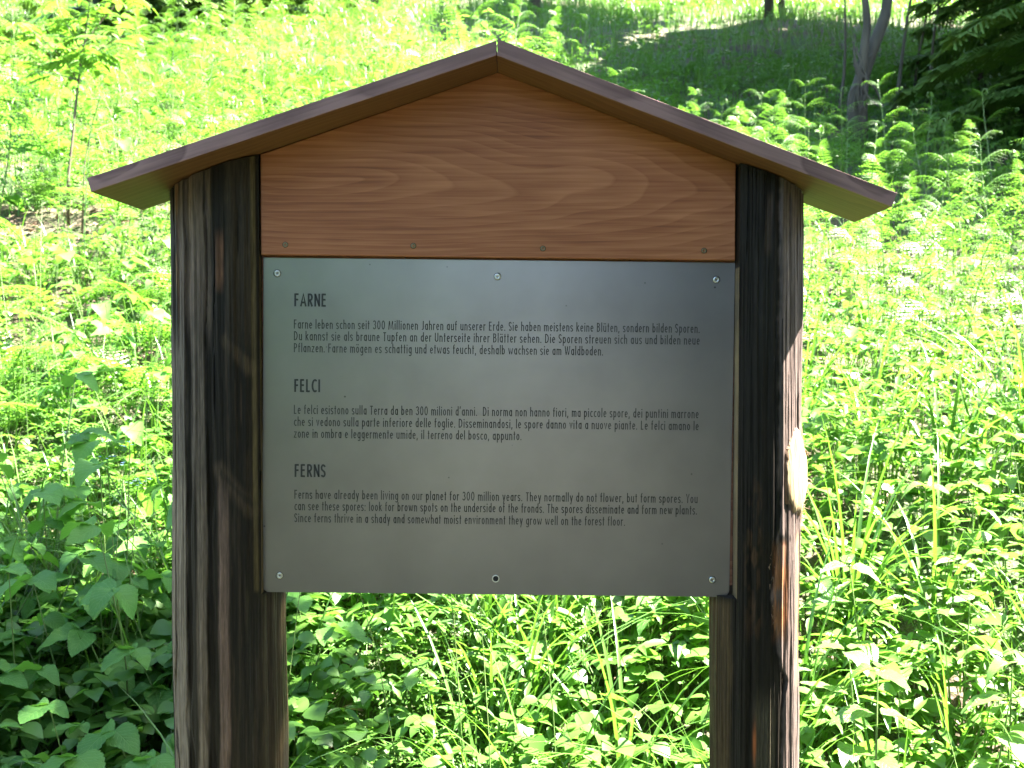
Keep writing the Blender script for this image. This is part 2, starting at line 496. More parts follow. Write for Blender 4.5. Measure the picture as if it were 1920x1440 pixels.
# gable board (pentagon) -------------------------------------------------
xl, xr = at(489, 400, YG).x, at(1379, 400, YG).x
zbl, zbr = at(489, 477, YG).z, at(1379, 488, YG).z
xa = at(934, 140, YG).x
prof = [(xl, zbl), (xr, zbr), (xr, under(xr, YG) - .0008), (xa, under(xa, YG) - .001), (xl, under(xl, YG) - .0008)]
mb = MB()
nf_ = len(prof)
th = .017
e = .0012
cx, cz = sum(p[0] for p in prof) / nf_, sum(p[1] for p in prof) / nf_
ins = [(x + (e if x < cx else -e), z + (e if z < cz else -e)) for x, z in prof]
org = Vector((0, YG, at(934, 480, YG).z))
V = [Vector((x, YG, z)) - org for x, z in ins] + [Vector((x, YG + e, z)) - org for x, z in prof] + [Vector((x, YG + th, z)) - org for x, z in prof]
Fg = [tuple(range(5))] + [(5 + i, 5 + (i + 1) % 5, (i + 1) % 5, i) for i in range(5)] + [(10 + i, 10 + (i + 1) % 5, 5 + (i + 1) % 5, 5 + i) for i in range(5)] + [(14, 13, 12, 11, 10)]
mb.add(V, Fg)
gable = link('gable_board', mb.mesh('gable_board', M['gable'], smooth=False), board, loc=org)
gable['label'] = 'reddish brown grained gable board under the roof'

# metal panel --------------------------------------------------------------
pTL, pTR, pBR, pBL = at(490, 481.5, 0), at(1376, 493.5, 0), at(1370, 1118.5, 0), at(495, 1111, 0)
pc = (pTL + pTR + pBR + pBL) / 4
ex = ((pTR - pTL) + (pBR - pBL)).normalized()
ez = Vector((-ex.z, 0, ex.x))
PW = ((pTR - pTL).length + (pBR - pBL).length) / 2
PH = ((pTL - pBL).length + (pTR - pBR).length) / 2
PM = Matrix((ex, Vector((0, 1, 0)), ez)).transposed().to_4x4(); PM.translation = pc
PMI = PM.inverted()
mb = MB()
out_ = []
for (sx, sz, rad) in ((-1, -1, .014), (1, -1, .014), (1, 1, .002), (-1, 1, .002)):
    a0 = {(-1, -1): 180, (1, -1): 270, (1, 1): 0, (-1, 1): 90}[(sx, sz)]
    for k in range(7):
        a = R(a0 + 90 * k / 6)
        out_.append((sx * (PW / 2 - rad) + rad * math.cos(a), sz * (PH / 2 - rad) + rad * math.sin(a)))
n_ = len(out_)
V = [(x * (1 - .0009), 0, z * (1 - .0012)) for x, z in out_] + [(x, .0005, z) for x, z in out_] + [(x, .003, z) for x, z in out_]
Fp = [tuple(range(n_))] + [(n_ + i, n_ + (i + 1) % n_, (i + 1) % n_, i) for i in range(n_)] + [(2 * n_ + i, 2 * n_ + (i + 1) % n_, n_ + (i + 1) % n_, n_ + i) for i in range(n_)] + [tuple(2 * n_ + i for i in range(n_))[::-1]]
mb.add(V, Fp)
panel = link('metal_panel', mb.mesh('metal_panel', M['alu'], smooth=False), board, mat=PM)
panel['label'] = 'grey brushed metal panel with black text in three languages'


def on_panel(px, py):
    q = PMI @ at(px, py, 0)
    return q.x, q.z


# backing planks: their top shows as a thin reddish strip between gable board and panel
xb0, xb1 = pTL.x - .02, pTR.x + .02
edges = [489, 760, 905, 980, 1180, 1379]
for i in range(5):
    x0, x1 = at(edges[i], 485, 0).x + .0011, at(edges[i + 1], 485, 0).x - .0011
    z1 = at(934, 484, 0).z + .02; z0 = at(934, 1098, 0).z
    mb = MB()
    y0, y1 = .0036 + .0006 * (i % 2), .022
    mb.add([(x0, y0, z0), (x1, y0, z0), (x1, y0, z1), (x0, y0, z1), (x0, y1, z0), (x1, y1, z0), (x1, y1, z1), (x0, y1, z1)],
           [(0, 1, 2, 3), (1, 5, 6, 2), (5, 4, 7, 6), (4, 0, 3, 7), (3, 2, 6, 7), (4, 5, 1, 0)])
    link('backing_plank', mb.mesh('backing_plank', M['backing'], smooth=False), board)

mb = MB()  # bar added behind the planks so no light shows through their gaps
x0, x1, z0, z1 = at(492, 485, 0).x, at(1376, 485, 0).x, at(934, 560, 0).z, at(934, 484, 0).z + .012
mb.add([(x0, .0225, z0), (x1, .0225, z0), (x1, .0225, z1), (x0, .0225, z1), (x0, .04, z0), (x1, .04, z0), (x1, .04, z1), (x0, .04, z1)],
       [(0, 1, 2, 3), (1, 5, 6, 2), (5, 4, 7, 6), (4, 0, 3, 7), (3, 2, 6, 7), (4, 5, 1, 0)])
link('gap_light_blocker', mb.mesh('gap_light_blocker', M['backing'], smooth=False), board)

# screws ------------------------------------------------------------------
def screw_mesh(name, r, mat):
    mb = MB()
    seg = 20
    prof_ = [(r, 0), (r * .93, -.0009), (r * .66, -.0011), (r * .40, -.0009), (r * .36, .0012)]
    V, F_ = [], []
    for j, (rr_, yy) in enumerate(prof_):
        for k in range(seg):
            a = 2 * math.pi * k / seg
            q = rr_ * (1 + (.18 * math.cos(6 * a) if j >= 3 else 0))
            V.append((q * math.cos(a), yy, q * math.sin(a)))
    for j in range(len(prof_) - 1):
        for k in range(seg):
            F_.append((j * seg + k, j * seg + (k + 1) % seg, (j + 1) * seg + (k + 1) % seg, (j + 1) * seg + k))
    mb.add(V, F_)
    V = [((r * .5) * math.cos(2 * math.pi * k / seg), .0008, (r * .5) * math.sin(2 * math.pi * k / seg)) for k in range(seg)]
    mb.add(V, [tuple(range(seg))], mi=1)
    # dark ring around the head
    V = [(q * math.cos(2 * math.pi * k / seg), -.0003, q * math.sin(2 * math.pi * k / seg)) for q in (r * 1.0, r * 1.13) for k in range(seg)]
    mb.add(V, [(k, (k + 1) % seg, seg + (k + 1) % seg, seg + k) for k in range(seg)], mi=1)
    return mb.mesh(name, [mat, M['hole']])


s_panel, s_gable = screw_mesh('panel_screw', .0062, M['screw']), screw_mesh('gable_screw', .0048, M['brass'])
for px, py in ((520, 512.5), (933, 518.5), (1343, 524.5), (524.5, 1079), (1335.5, 1087)):
    x, z = on_panel(px, py)
    o = link('screw', s_panel, panel, mat=Matrix.Translation((x, -.0004, z)) @ Matrix.Rotation(random.random() * 2, 4, 'Y'))
for px, py in ((535, 459), (775, 461), (1018, 466), (1320, 470)):
    q = at(px, py, YG) - org
    link('screw', s_gable, gable, mat=Matrix.Translation((q.x, -.0004, q.z)) @ Matrix.Rotation(random.random() * 2, 4, 'Y'))
mb = MB()
seg = 20
x, z = on_panel(929.5, 1085)
V = [(q * math.cos(2 * math.pi * k / seg), yy, q * math.sin(2 * math.pi * k / seg)) for q, yy in ((.0052, -.0002), (.0066, -.0005), (.0072, -.0001)) for k in range(seg)]
mb.add(V, [tuple(range(seg))], mi=1)
mb.add(V, [(k + j * seg, (k + 1) % seg + j * seg, seg + (k + 1) % seg + j * seg, seg + k + j * seg) for j in (0, 1) for k in range(seg)])
o = link('screw_hole', mb.mesh('screw_hole', [M['screw'], M['hole']]), panel, loc=(x, -.0003, z))
o['label'] = 'empty screw hole at the lower edge of the panel'

# lettering ---------------------------------------------------------------
# condensed geometric letters drawn as strokes; x-height 12, capitals 17.2
def arc(cx, cy, rx, ry, a0, a1, n=12):
    return [(cx + rx * math.cos(R(a0 + (a1 - a0) * i / n)), cy + ry * math.sin(R(a0 + (a1 - a0) * i / n))) for i in range(n + 1)]


Lx, Rx = 1.0, 4.9
Cx, RX = (Lx + Rx) / 2, (Rx - Lx) / 2
bowl = arc(Cx, 6, RX, 5.05, 0, 360, 20)
W1 = Rx + 1
CAP = 17.2


def arch(x0, x1, yb=0):
    c, r = (x0 + x1) / 2, (x1 - x0) / 2
    return arc(c, 8.3, r, 2.7, 180, 0, 10) + [(x1, yb)]


sS = lambda w_, h, x0=.7: [(x0 + w_, h * .80)] + arc(x0 + w_ / 2, h * .735, w_ / 2, h * .21, 30, 180, 8) + [(x0 + .35, h * .60), (x0 + w_ - .5, h * .40)] + arc(x0 + w_ / 2, h * .265, w_ / 2, h * .21, 0, -155, 8)
G = {
    'a': ([bowl, [(Rx, 0), (Rx, 12)]], W1), 'b': ([bowl, [(Lx, 0), (Lx, 18)]], W1),
    'c': ([arc(Cx + .3, 6, RX + .2, 5.05, 48, 312, 16)], W1 - .9),
    'd': ([bowl, [(Rx, 0), (Rx, 18)]], W1),
    'e': ([[(Lx, 6.2), (Rx, 6.2)] + arc(Cx, 6, RX, 5.05, 2, 318, 18)], W1 - .1),
    'f': ([[(1.7, 0), (1.7, 14.5)] + arc(3.3, 14.5, 1.6, 2.6, 180, 80, 6), [(.1, 11.2), (3.6, 11.2)]], 4.0),
    'g': ([bowl, [(Rx, 12), (Rx, -1.5)] + arc(Cx, -1.6, RX, 2.6, 0, -155, 8)], W1),
    'h': ([[(Lx, 0), (Lx, 18)], arch(Lx, Rx)], W1), 'i': ([[(1, 0), (1, 12)], [(1, 14.4), (1, 16.6)]], 2.0),
    'k': ([[(Lx, 0), (Lx, 18)], [(Lx, 6.3), (4.8, 11.9)], [(2.0, 7.4), (5.1, 0)]], 5.6),
    'l': ([[(1, 0), (1, 18)]], 2.0), 'm': ([[(Lx, 0), (Lx, 12)], arch(Lx, 4.5), arch(4.5, 8.0)], 9.0),
    'n': ([[(Lx, 0), (Lx, 12)], arch(Lx, Rx)], W1), 'o': ([bowl], W1), 'p': ([bowl, [(Lx, -5), (Lx, 12)]], W1),
    'q': ([bowl, [(Rx, -5), (Rx, 12)]], W1), 'r': ([[(Lx, 0), (Lx, 12)], arc(3.1, 8.3, 2.1, 2.7, 180, 62, 7)], 4.1),
    's': ([sS(3.5, 12)], 4.9), 't': ([[(1.8, 0), (1.8, 16.4)], [(.2, 11.2), (3.5, 11.2)]], 3.7),
    'u': ([[(Lx, 12), (Lx, 3.7)] + arc(Cx, 3.7, RX, 2.7, 180, 360, 10), [(Rx, 0), (Rx, 12)]], W1),
    'v': ([[(.7, 12), (2.85, .6), (5.0, 12)]], 5.6), 'w': ([[(.7, 12), (2.5, .6), (4.4, 11.4), (6.3, .6), (8.1, 12)]], 8.8),
    'x': ([[(.7, 0), (5, 12)], [(.7, 12), (5, 0)]], 5.7), 'y': ([[(.7, 12), (3.0, 1.2)], [(5.1, 12), (2.1, -5)]], 5.7),
    'z': ([[(.5, 11.1), (4.6, 11.1), (.7, .9), (4.9, .9)]], 5.4),
    '3': ([arc(2.9, 12.7, 2.0, 3.5, 160, -80, 10), arc(2.9, 5.1, 2.3, 4.1, 90, -160, 12)], 6.1),
    '0': ([arc(3.2, 8.6, 2.3, 7.7, 0, 360, 22)], 6.5),
    '.': ([[(1.0, 0), (1.0, 2.2)]], 2.2), ',': ([[(1.3, 2.2), (.6, -2.6)]], 2.3), ':': ([[(1, 0), (1, 2.2)], [(1, 8.8), (1, 11)]], 2.2),
    "'": ([[(1.5, 18), (.7, 13.2)]], 2.2),
    'A': ([[(.6, 0), (3.6, 16.6), (6.6, 0)], [(1.7, 5.2), (5.5, 5.2)]], 7.2),
    'B': ([[(1, 0), (1, CAP)], [(1, 16.2), (2.6, 16.2)] + arc(2.8, 12.9, 2.0, 3.3, 90, -90, 8) + [(1, 9.6)], [(2.6, 9.4)] + arc(2.9, 5.2, 2.4, 4.2, 90, -90, 8) + [(1, 1)]], 6.4),
    'C': ([arc(4.2, 8.6, 3.2, 7.7, 52, 308, 18)], 6.8),
    'D': ([[(1, 0), (1, CAP)], [(1, 16.2), (2.4, 16.2)] + arc(2.4, 8.6, 3.6, 7.6, 90, -90, 14) + [(1, 1)]], 7.2),
    'E': ([[(1, 0), (1, CAP)], [(1, 16.2), (5.2, 16.2)], [(1, 9.2), (4.9, 9.2)], [(1, 1), (5.2, 1)]], 5.9),
    'F': ([[(1, 0), (1, CAP)], [(1, 16.2), (5.0, 16.2)], [(1, 9.0), (4.7, 9.0)]], 5.5),
    'I': ([[(1, 0), (1, CAP)]], 2.0), 'J': ([[(3.6, CAP), (3.6, 3.2)] + arc(2.2, 3.2, 1.4, 2.3, 0, -130, 6)], 4.8),
    'L': ([[(1, 0), (1, CAP)], [(1, 1), (4.8, 1)]], 5.3),
    'M': ([[(.8, 0), (1.9, 16.2), (4.9, 1.2), (7.9, 16.2), (9.0, 0)]], 9.8),
    'N': ([[(1, 0), (1, CAP)], [(1, 16.3), (5.9, .9)], [(5.9, 0), (5.9, CAP)]], 6.9),
    'P': ([[(1, 0), (1, CAP)], [(1, 16.2), (2.6, 16.2)] + arc(2.8, 12.2, 2.3, 4.0, 90, -90, 9) + [(1, 8.2)]], 6.1),
    'R': ([[(1, 0), (1, CAP)], [(1, 16.2), (2.6, 16.2)] + arc(2.8, 12.3, 2.3, 3.9, 90, -90, 9) + [(1, 8.4)], [(2.6, 8.4), (5.4, 0)]], 6.3),
    'S': ([sS(4.0, CAP)], 5.6), 'T': ([[(2.9, 0), (2.9, CAP)], [(.2, 16.2), (5.6, 16.2)]], 5.8),
    'U': ([[(1, CAP), (1, 4.2)] + arc(3.3, 4.2, 2.3, 3.2, 180, 360, 12) + [(5.6, CAP)]], 6.6),
    'W': ([[(.6, CAP), (2.7, .6), (4.9, 16.6), (7.1, .6), (9.2, CAP)]], 9.8),
    'Y': ([[(.5, CAP), (3.1, 7.4), (5.7, CAP)], [(3.1, 0), (3.1, 7.6)]], 6.2),
}
for u_, c_ in (('ü', 'u'), ('ä', 'a'), ('ö', 'o')):
    G[u_] = (G[c_][0] + [[(Cx - 1.3, 14.4), (Cx - 1.3, 16.6)], [(Cx + 1.3, 14.4), (Cx + 1.3, 16.6)]], G[c_][1])


def stroke_quads(path, hw):
    V, F_ = [], []
    n = len(path)
    closed = math.dist(path[0], path[-1]) < 1e-6
    nor = []
    for i in range(n - 1):
        dx, dy = path[i + 1][0] - path[i][0], path[i + 1][1] - path[i][1]
        l = math.hypot(dx, dy) or 1e-6
        nor.append((-dy / l, dx / l))
    for i in range(n):
        if i == 0:
            a = nor[0]; b_ = nor[-1] if closed else nor[0]
        elif i == n - 1:
            a = nor[-1]; b_ = nor[0] if closed else nor[-1]
        else:
            a, b_ = nor[i - 1], nor[i]
        mx_, my_ = a[0] + b_[0], a[1] + b_[1]
        l = math.hypot(mx_, my_)
        if l < .35:
            mx_, my_, k = a[0], a[1], 1.0
        else:
            mx_, my_ = mx_ / l, my_ / l
            k = min(1 / max(mx_ * a[0] + my_ * a[1], .2), 1.5)
        V += [(path[i][0] + mx_ * hw * k, path[i][1] + my_ * hw * k), (path[i][0] - mx_ * hw * k, path[i][1] - my_ * hw * k)]
    for i in range(n - 1):
        F_.append((2 * i, 2 * i + 1, 2 * i + 3, 2 * i + 2))
    return V, F_


def text_part(name, text, px0, px1, base0, capmm, hw, justify=True, label=None):
    """one line of print from px0 to px1 (photo pixels) with its left baseline at base0"""
    x0, z0 = on_panel(px0, base0)
    x1 = on_panel(px1, base0)[0]
    s = capmm / CAP
    gap, space = 1.75, 4.4
    wch = sum(G[c][1] for c in text if c != ' ') + gap * (len(text) - 1 - 2 * 0)
    nsp = text.count(' ')
    total = wch + nsp * (space - gap)
    kx = (x1 - x0) / (total * s)
    mb = MB()
    x = 0
    for c in text:
        if c == ' ':
            x += space
            continue
        for path in G[c][0]:
            V, F_ = stroke_quads([(p[0] * kx, p[1]) for p in path], hw)
            mb.add([(x0 + (x * kx + v[0]) * s, -.0005, z0 + v[1] * s) for v in V], [f[::-1] for f in F_])
        x += G[c][1] + gap
    o = link(name, mb.mesh(name, M['ink'], smooth=False), panel)
    if label: o['label'] = label
    return o


mm = .001
for t, a, b_, y in (('FARNE', 552, 612, 574.3), ('FELCI', 552, 600, 734.8), ('FERNS', 552.5, 610.5, 894)):
    text_part('heading', t, a, b_, y, 24 * mm, 1.22, label='black printed heading %s' % t)
LINES = [
    ('Farne leben schon seit 300 Millionen Jahren auf unserer Erde. Sie haben meistens keine Blüten, sondern bilden Sporen.', 551, 1312, 616),
    ('Du kannst sie als braune Tupfen an der Unterseite ihrer Blätter sehen. Die Sporen streuen sich aus und bilden neue', 551, 1312, 638),
    ('Pflanzen. Farne mögen es schattig und etwas feucht, deshalb wachsen sie am Waldboden.', 551, 1131, 660.3),
    ("Le felci esistono sulla Terra da ben 300 milioni d'anni.  Di norma non hanno fiori, ma piccole spore, dei puntini marrone", 551, 1310, 776),
    ('che si vedono sulla parte inferiore delle foglie. Disseminandosi, le spore danno vita a nuove piante. Le felci amano le', 551, 1310, 798.5),
    ('zone in ombra e leggermente umide, il terreno del bosco, appunto.', 551, 978, 820.7),
    ('Ferns have already been living on our planet for 300 million years. They normally do not flower, but form spores. You', 552, 1308, 935),
    ('can see these spores: look for brown spots on the underside of the fronds. The spores disseminate and form new plants.', 552, 1307, 956.5),
    ('Since ferns thrive in a shady and somewhat moist environment they grow well on the forest floor.', 552, 1172, 979),
]
for t, a, b_, y in LINES:
    text_part('text_line', t, a, b_, y, 17 * mm, .84)

# log posts ----------------------------------------------------------------
def pu(x, y=0):            # rough photo pixel column / row of a point on a post
    return 960 + x * 985


def pv(z):
    return 655 + (CAM_Z - z) * 985


def lerp3(a, b_, t):
    return a + (b_ - a) * t[..., None]


def col_left(u, v, rs):
    wob = (fbm(v * .004, u * .004, 21) - .5) * 11 + (fbm(v * .03, u * .02, 22) - .5) * 2.5
    uu = u + wob
    g1 = fbm(u * .22, v * .008, 23, 4); g2 = fbm(u * .6, v * .02, 24, 3)
    C = np.zeros(u.shape + (3,)); C[:] = (.0125, .0085, .0055)
    A = lambda c: np.array(c)
    def band(c0, c1, col, wgt, soft=3.0):
        nonlocal C
        m_ = sstep(c0 - soft, c0 + soft, uu) * (1 - sstep(c1 - soft, c1 + soft, uu)) * wgt
        C = lerp3(C, A(col), np.clip(m_, 0, 1))
    up = 1 - sstep(560, 680, v + (g1 - .5) * 120)
    lo = sstep(820, 960, v + (g1 - .5) * 120)
    mid = np.clip(1 - up - lo, 0, 1)
    band(300, 331, (.045, .04, .025), up, 3)
    band(341, 352, (.16, .085, .04), up * sstep(.35, .6, g1), 2)
    band(354, 417, (.135, .095, .07), up * (.55 + .5 * g2), 4)
    band(427, 441, (.12, .055, .028), up * sstep(430, 470, v) * (1 - sstep(530, 560, v)), 4)
    band(446, 492, (.042, .029, .017), up * (.5 + .6 * g1), 4)
    band(322, 366, (.115, .09, .07), mid * (.6 + .5 * g2), 4)
    band(378, 403, (.115, .085, .064), mid * (.6 + .5 * g2), 4)
    band(442, 480, (.045, .028, .016), mid * sstep(.45, .62, g1), 5)
    band(324, 364, (.175, .135, .10), lo * (.75 + .35 * g2), 3)
    band(386, 404, (.15, .11, .08), lo * (.7 + .4 * g2), 3)
    band(426, 444, (.16, .10, .075), lo * (.7 + .4 * g2) * sstep(850, 900, v), 3)
    band(446, 492, (.03, .02, .012), lo * sstep(.45, .65, g1), 5)
    band(494, 520, (.035, .022, .011), sstep(1095, 1120, v) * (.3 + .9 * g1), 6)
    band(516, 529, (.045, .030, .014), sstep(1110, 1150, v) * (.4 + .8 * g2), 3)
    # slanting scars
    for (ua, va, ub, vb, ww, cc) in ((446, 640, 484, 690, 13, (.075, .05, .028)), (430, 872, 484, 950, 15, (.07, .045, .027)), (434, 880, 484, 938, 6, (.014, .011, .008)), (450, 632, 484, 664, 6, (.016, .012, .009))):
        L2 = (ub - ua) ** 2 + (vb - va) ** 2
        t = np.clip(((u - ua) * (ub - ua) + (v - va) * (vb - va)) / L2, 0, 1)
        d = np.hypot(u - ua - t * (ub - ua), (v - va - t * (vb - va)) * .8) + (g2 - .5) * 8
        C = lerp3(C, A(cc), (1 - sstep(ww * .3, ww * 1.2, d)) * .7 * sstep(.2, .55, g1 + .15))
    m_ = sstep(484, 488, u) * (1 - sstep(492, 496, u)) * (1 - sstep(1095, 1105, v))
    C = lerp3(C, A((.13, .09, .035)), m_ * (.3 + .7 * g1))
    C *= (.7 + .6 * fbm(u * .3, v * .05, 27, 3))[..., None]
    return C


def ridge_u(v):
    return np.interp(v, [600, 700, 1000, 1060, 1110, 1200, 1236, 1262, 1285, 1320, 1440, 1600], [1440, 1443, 1440, 1437, 1432, 1444, 1450, 1462, 1457, 1453, 1453, 1453])


def col_right(u, v, rs):
    g1 = fbm(u * .2, v * .007, 33, 4); g2 = fbm(u * .6, v * .025, 34, 3); g3 = fbm(u * .12, v * .03, 35, 3)
    uu = u + (fbm(v * .008, u * .01, 31) - .5) * 10
    A = lambda c: np.array(c)
    C = np.zeros(u.shape + (3,)); C[:] = (.0115, .008, .0055)
    def band(c0, c1, col, wgt, soft=3.0):
        nonlocal C
        m_ = sstep(c0 - soft, c0 + soft, uu) * (1 - sstep(c1 - soft, c1 + soft, uu)) * wgt
        C = lerp3(C, A(col), np.clip(m_, 0, 1))
    ru = ridge_u(v) + (fbm(v * .05, v * 0, 36) - .5) * 8
    C = lerp3(C, A((.105, .076, .066)), sstep(-4, 4, u - ru))
    band(1416, 1427, (.055, .036, .026), sstep(365, 390, v) * (1 - sstep(470, 500, v)))
    band(1400, 1424, (.022, .018, .015), sstep(470, 500, v) * (1 - sstep(600, 700, v)) * .8, 5)
    # rough dark zone
    C = lerp3(C, A((.010, .008, .006)), sstep(.52, .66, g3) * sstep(880, 930, v) * (1 - sstep(1010, 1040, v)) * (u < 1478))
    band(1384, 1412, (.05, .026, .013), sstep(870, 930, v) * (1 - sstep(1150, 1200, v)) * sstep(.42, .65, g3), 6)
    band(1434, 1464, (.22, .09, .038), sstep(995, 1030, v) * (1 - sstep(1150, 1200, v)) * sstep(.3, .55, g3 * .5 + g2 * .5), 5)
    band(1330, 1362, (.07, .042, .018), sstep(1110, 1130, v) * (.35 + .8 * g1), 5)
    band(1401, 1440, (.075, .06, .038), sstep(1255, 1330, v) * (.3 + .9 * g2), 4)
    m_ = np.exp(-((u - 1403) / 2.6) ** 2 - ((v - 1375) / 30) ** 2); C = lerp3(C, A((.35, .10, .03)), np.clip(m_ * 1.3, 0, 1))
    band(1483, 1491, (.30, .19, .10), sstep(985, 1010, v) * (1 - sstep(1240, 1290, v)) * .8, 2)
    band(1491, 1496, (.02, .008, .005), sstep(970, 1000, v) * (1 - sstep(1240, 1270, v)), 1.2)
    # long drying cracks
    for uc, v0, v1 in ((1478, 640, 830), (1476, 1040, 1440), (1450, 600, 900), (1464, 700, 860), (1488, 1280, 1440)):
        d = np.abs(u - uc - (fbm(v * .012, v * 0 + uc, 37) - .5) * 8)
        C = lerp3(C, A((.008, .006, .005)), (1 - sstep(.6, 1.8, d)) * (v > v0) * (v < v1) * .9)
    # fresh-cut branch scar
    dk = np.hypot((u - 1499) / 17, (v - 884) / 68) + (g2 - .5) * .10
    C = lerp3(C, A((.14, .075, .04)), 1 - sstep(1.05, 1.4, dk))
    ring = .82 + .36 * fbm((u - 1499) * .5, v * .02, 41, 3)
    m_ = sstep(1374, 1378, u) * (1 - sstep(1382, 1386, u)) * (1 - sstep(1104, 1112, v)) * (v > 520)
    C = lerp3(C, A((.26, .19, .10)), m_ * .0)
    C *= (.7 + .6 * fbm(u * .3, v * .05, 47, 3))[..., None]
    return C


def make_post(cxm, yc, rw, rd, notch_x, side, colf, z_notch, ynotch, seed, label):
    """log with a flat rebate on its inner front, cut away where panel and gable board sit"""
    ang = np.concatenate([np.linspace(0, np.pi, 50)[:-1], np.linspace(np.pi, 2 * np.pi, 261)[:-1]])
    # a double column of vertices at the rebate's edge
    ca = (notch_x - cxm) / rw
    an = -math.acos(max(-1, min(1, ca))) % (2 * np.pi)
    ang = np.sort(np.concatenate([ang, [an - 2e-4, an - 1e-4, an + 1e-4, an + 2e-4]]))
    z0, z1 = -.25, 2.2
    zs = np.sort(np.concatenate([np.linspace(z0, .5, 20)[:-1], np.linspace(.5, 2.0, 480), [z_notch - 1e-4, z_notch + 1e-4]]))
    Z, Aa = np.meshgrid(zs, ang, indexing='ij')
    u0 = pu(cxm + rw * np.cos(Aa)); v0 = pv(Z)
    ridge = (fbm(Aa * 9, Z * 1.3, seed, 3) - .5) * .011 + (fbm(Aa * 34, Z * 6, seed + 3, 3) - .5) * .003
    outline = (fbm(Z * 2.2, Z * 0 + seed, seed + 5, 2) - .5) * .012 * np.cos(Aa)
    rr_ = 1.0 + (ridge + outline) / rw
    Xp = cxm + rw * rr_ * np.cos(Aa); Yp = yc + rd * rr_ * np.sin(Aa)
    front = np.sin(Aa) < .15
    rc = random.Random(seed)
    crack = np.zeros_like(Aa)
    for _ in range(13):
        ac = rc.uniform(np.pi, 2 * np.pi); za = rc.uniform(.5, 1.9); zl = rc.uniform(.08, .45)
        wd_ = rc.uniform(.006, .016)
        da = np.abs(Aa - ac - (fbm(Z * 5, Z * 0 + ac, seed + 9, 2) - .5) * .12)
        crack = np.maximum(crack, (1 - sstep(wd_ * .4, wd_, da)) * sstep(za, za + .04, Z) * (1 - sstep(za + zl - .05, za + zl, Z)))
    rr_ = rr_ - crack * .055
    Xp = cxm + rw * rr_ * np.cos(Aa); Yp = yc + rd * rr_ * np.sin(Aa)
    if side > 0:      # branch scar bulge and ridge of torn bark on the right-hand log
        dk = np.hypot((u0 - 1497) / 30, (v0 - 884) / 95)
        Xp = Xp + .007 * np.clip(1 - dk, 0, 1) ** .7 * front
        st = (1 - sstep(-2, 4, u0 - ridge_u(v0))) * sstep(985, 1060, v0) * front
        Yp = Yp + st * .007 * sstep(1380, 1400, u0)
        # split sliver near the outer edge
        Yp = Yp + .01 * np.exp(-((u0 - 1493) / 3.0) ** 2) * sstep(985, 1010, v0) * (1 - sstep(1240, 1270, v0)) * front
    else:
        for ub, wd in ((370, 8), (412, 10), (336, 4)):
            d = np.abs(u0 + (fbm(v0 * .006, u0 * .004, 21) - .5) * 16 - ub)
            Yp = Yp + .006 * (1 - sstep(wd * .3, wd, d)) * front
    # rebate
    inner = ((Aa > an) if side < 0 else ((Aa < an) & (Aa > np.pi))) & (np.sin(Aa) < 0)
    wall = (np.abs(Aa - an) < 3e-4)
    Xp = np.where(wall, notch_x, Xp)
    Xp = np.where(inner, np.maximum(Xp, notch_x) if side < 0 else np.minimum(Xp, notch_x), Xp)
    cut = inner & (Z > z_notch) & (Yp < ynotch)
    col = colf(pu(Xp), v0, None) * (1 - .8 * crack)[..., None]
    Yp = np.where(cut, ynotch, Yp)
    # the sawn wall and ledge of the rebate show bare wood
    g = fbm(Z * 14, Aa * 3, seed + 8, 3)
    bare = np.array((.25, .175, .09)) if side > 0 else np.array((.14, .095, .04))
    near = (np.abs(Aa - an) < 1.5e-4) & (Z > z_notch) & ((v0 > 505) | (side < 0))
    col = np.where((cut & ~near)[..., None], np.array((.03, .02, .012)), col)
    col = np.where(near[..., None], bare * (.6 + .8 * g)[..., None], col)
    # top follows the roof
    top = np.vectorize(under)(Xp, Yp) - .0025
    Zt = np.minimum(Z, top)
    nz, na = Z.shape
    idx = np.arange(nz * na).reshape(nz, na)
    nx_ = np.roll(idx, -1, 1)
    F_ = np.stack([idx[:-1], nx_[:-1], nx_[1:], idx[1:]], -1).reshape(-1, 4)
    cen = np.array([[cxm, yc, float(Zt[-1].mean())]])
    V = np.concatenate([np.stack([Xp, Yp, Zt], -1).reshape(-1, 3), cen])
    C4 = np.concatenate([np.concatenate([col, np.ones(col.shape[:2] + (1,))], -1).reshape(-1, 4), [[.1, .07, .05, 1]]])
    ft = np.stack([idx[-1], nx_[-1], np.full(na, nz * na)], -1)
    me = npmesh('post', V, [F_, ft], M['post'], {'Col': C4})
    o = link('post', me, board)
    o['label'] = label
    return o


make_post(at(428, 700, .05).x, .05, .107, .095, at(491, 700, 0).x, -1, col_left, at(428, 1110, 0).z, .0045, 11, 'dark streaked log post at the left of the panel')
post_r = make_post(at(1415.5, 700, .034).x, .034, .084, .085, at(1377.5, 700, 0).x, 1, col_right, at(1415, 1116, 0).z, .0045, 51, 'blackened log post with a pale fresh branch scar')

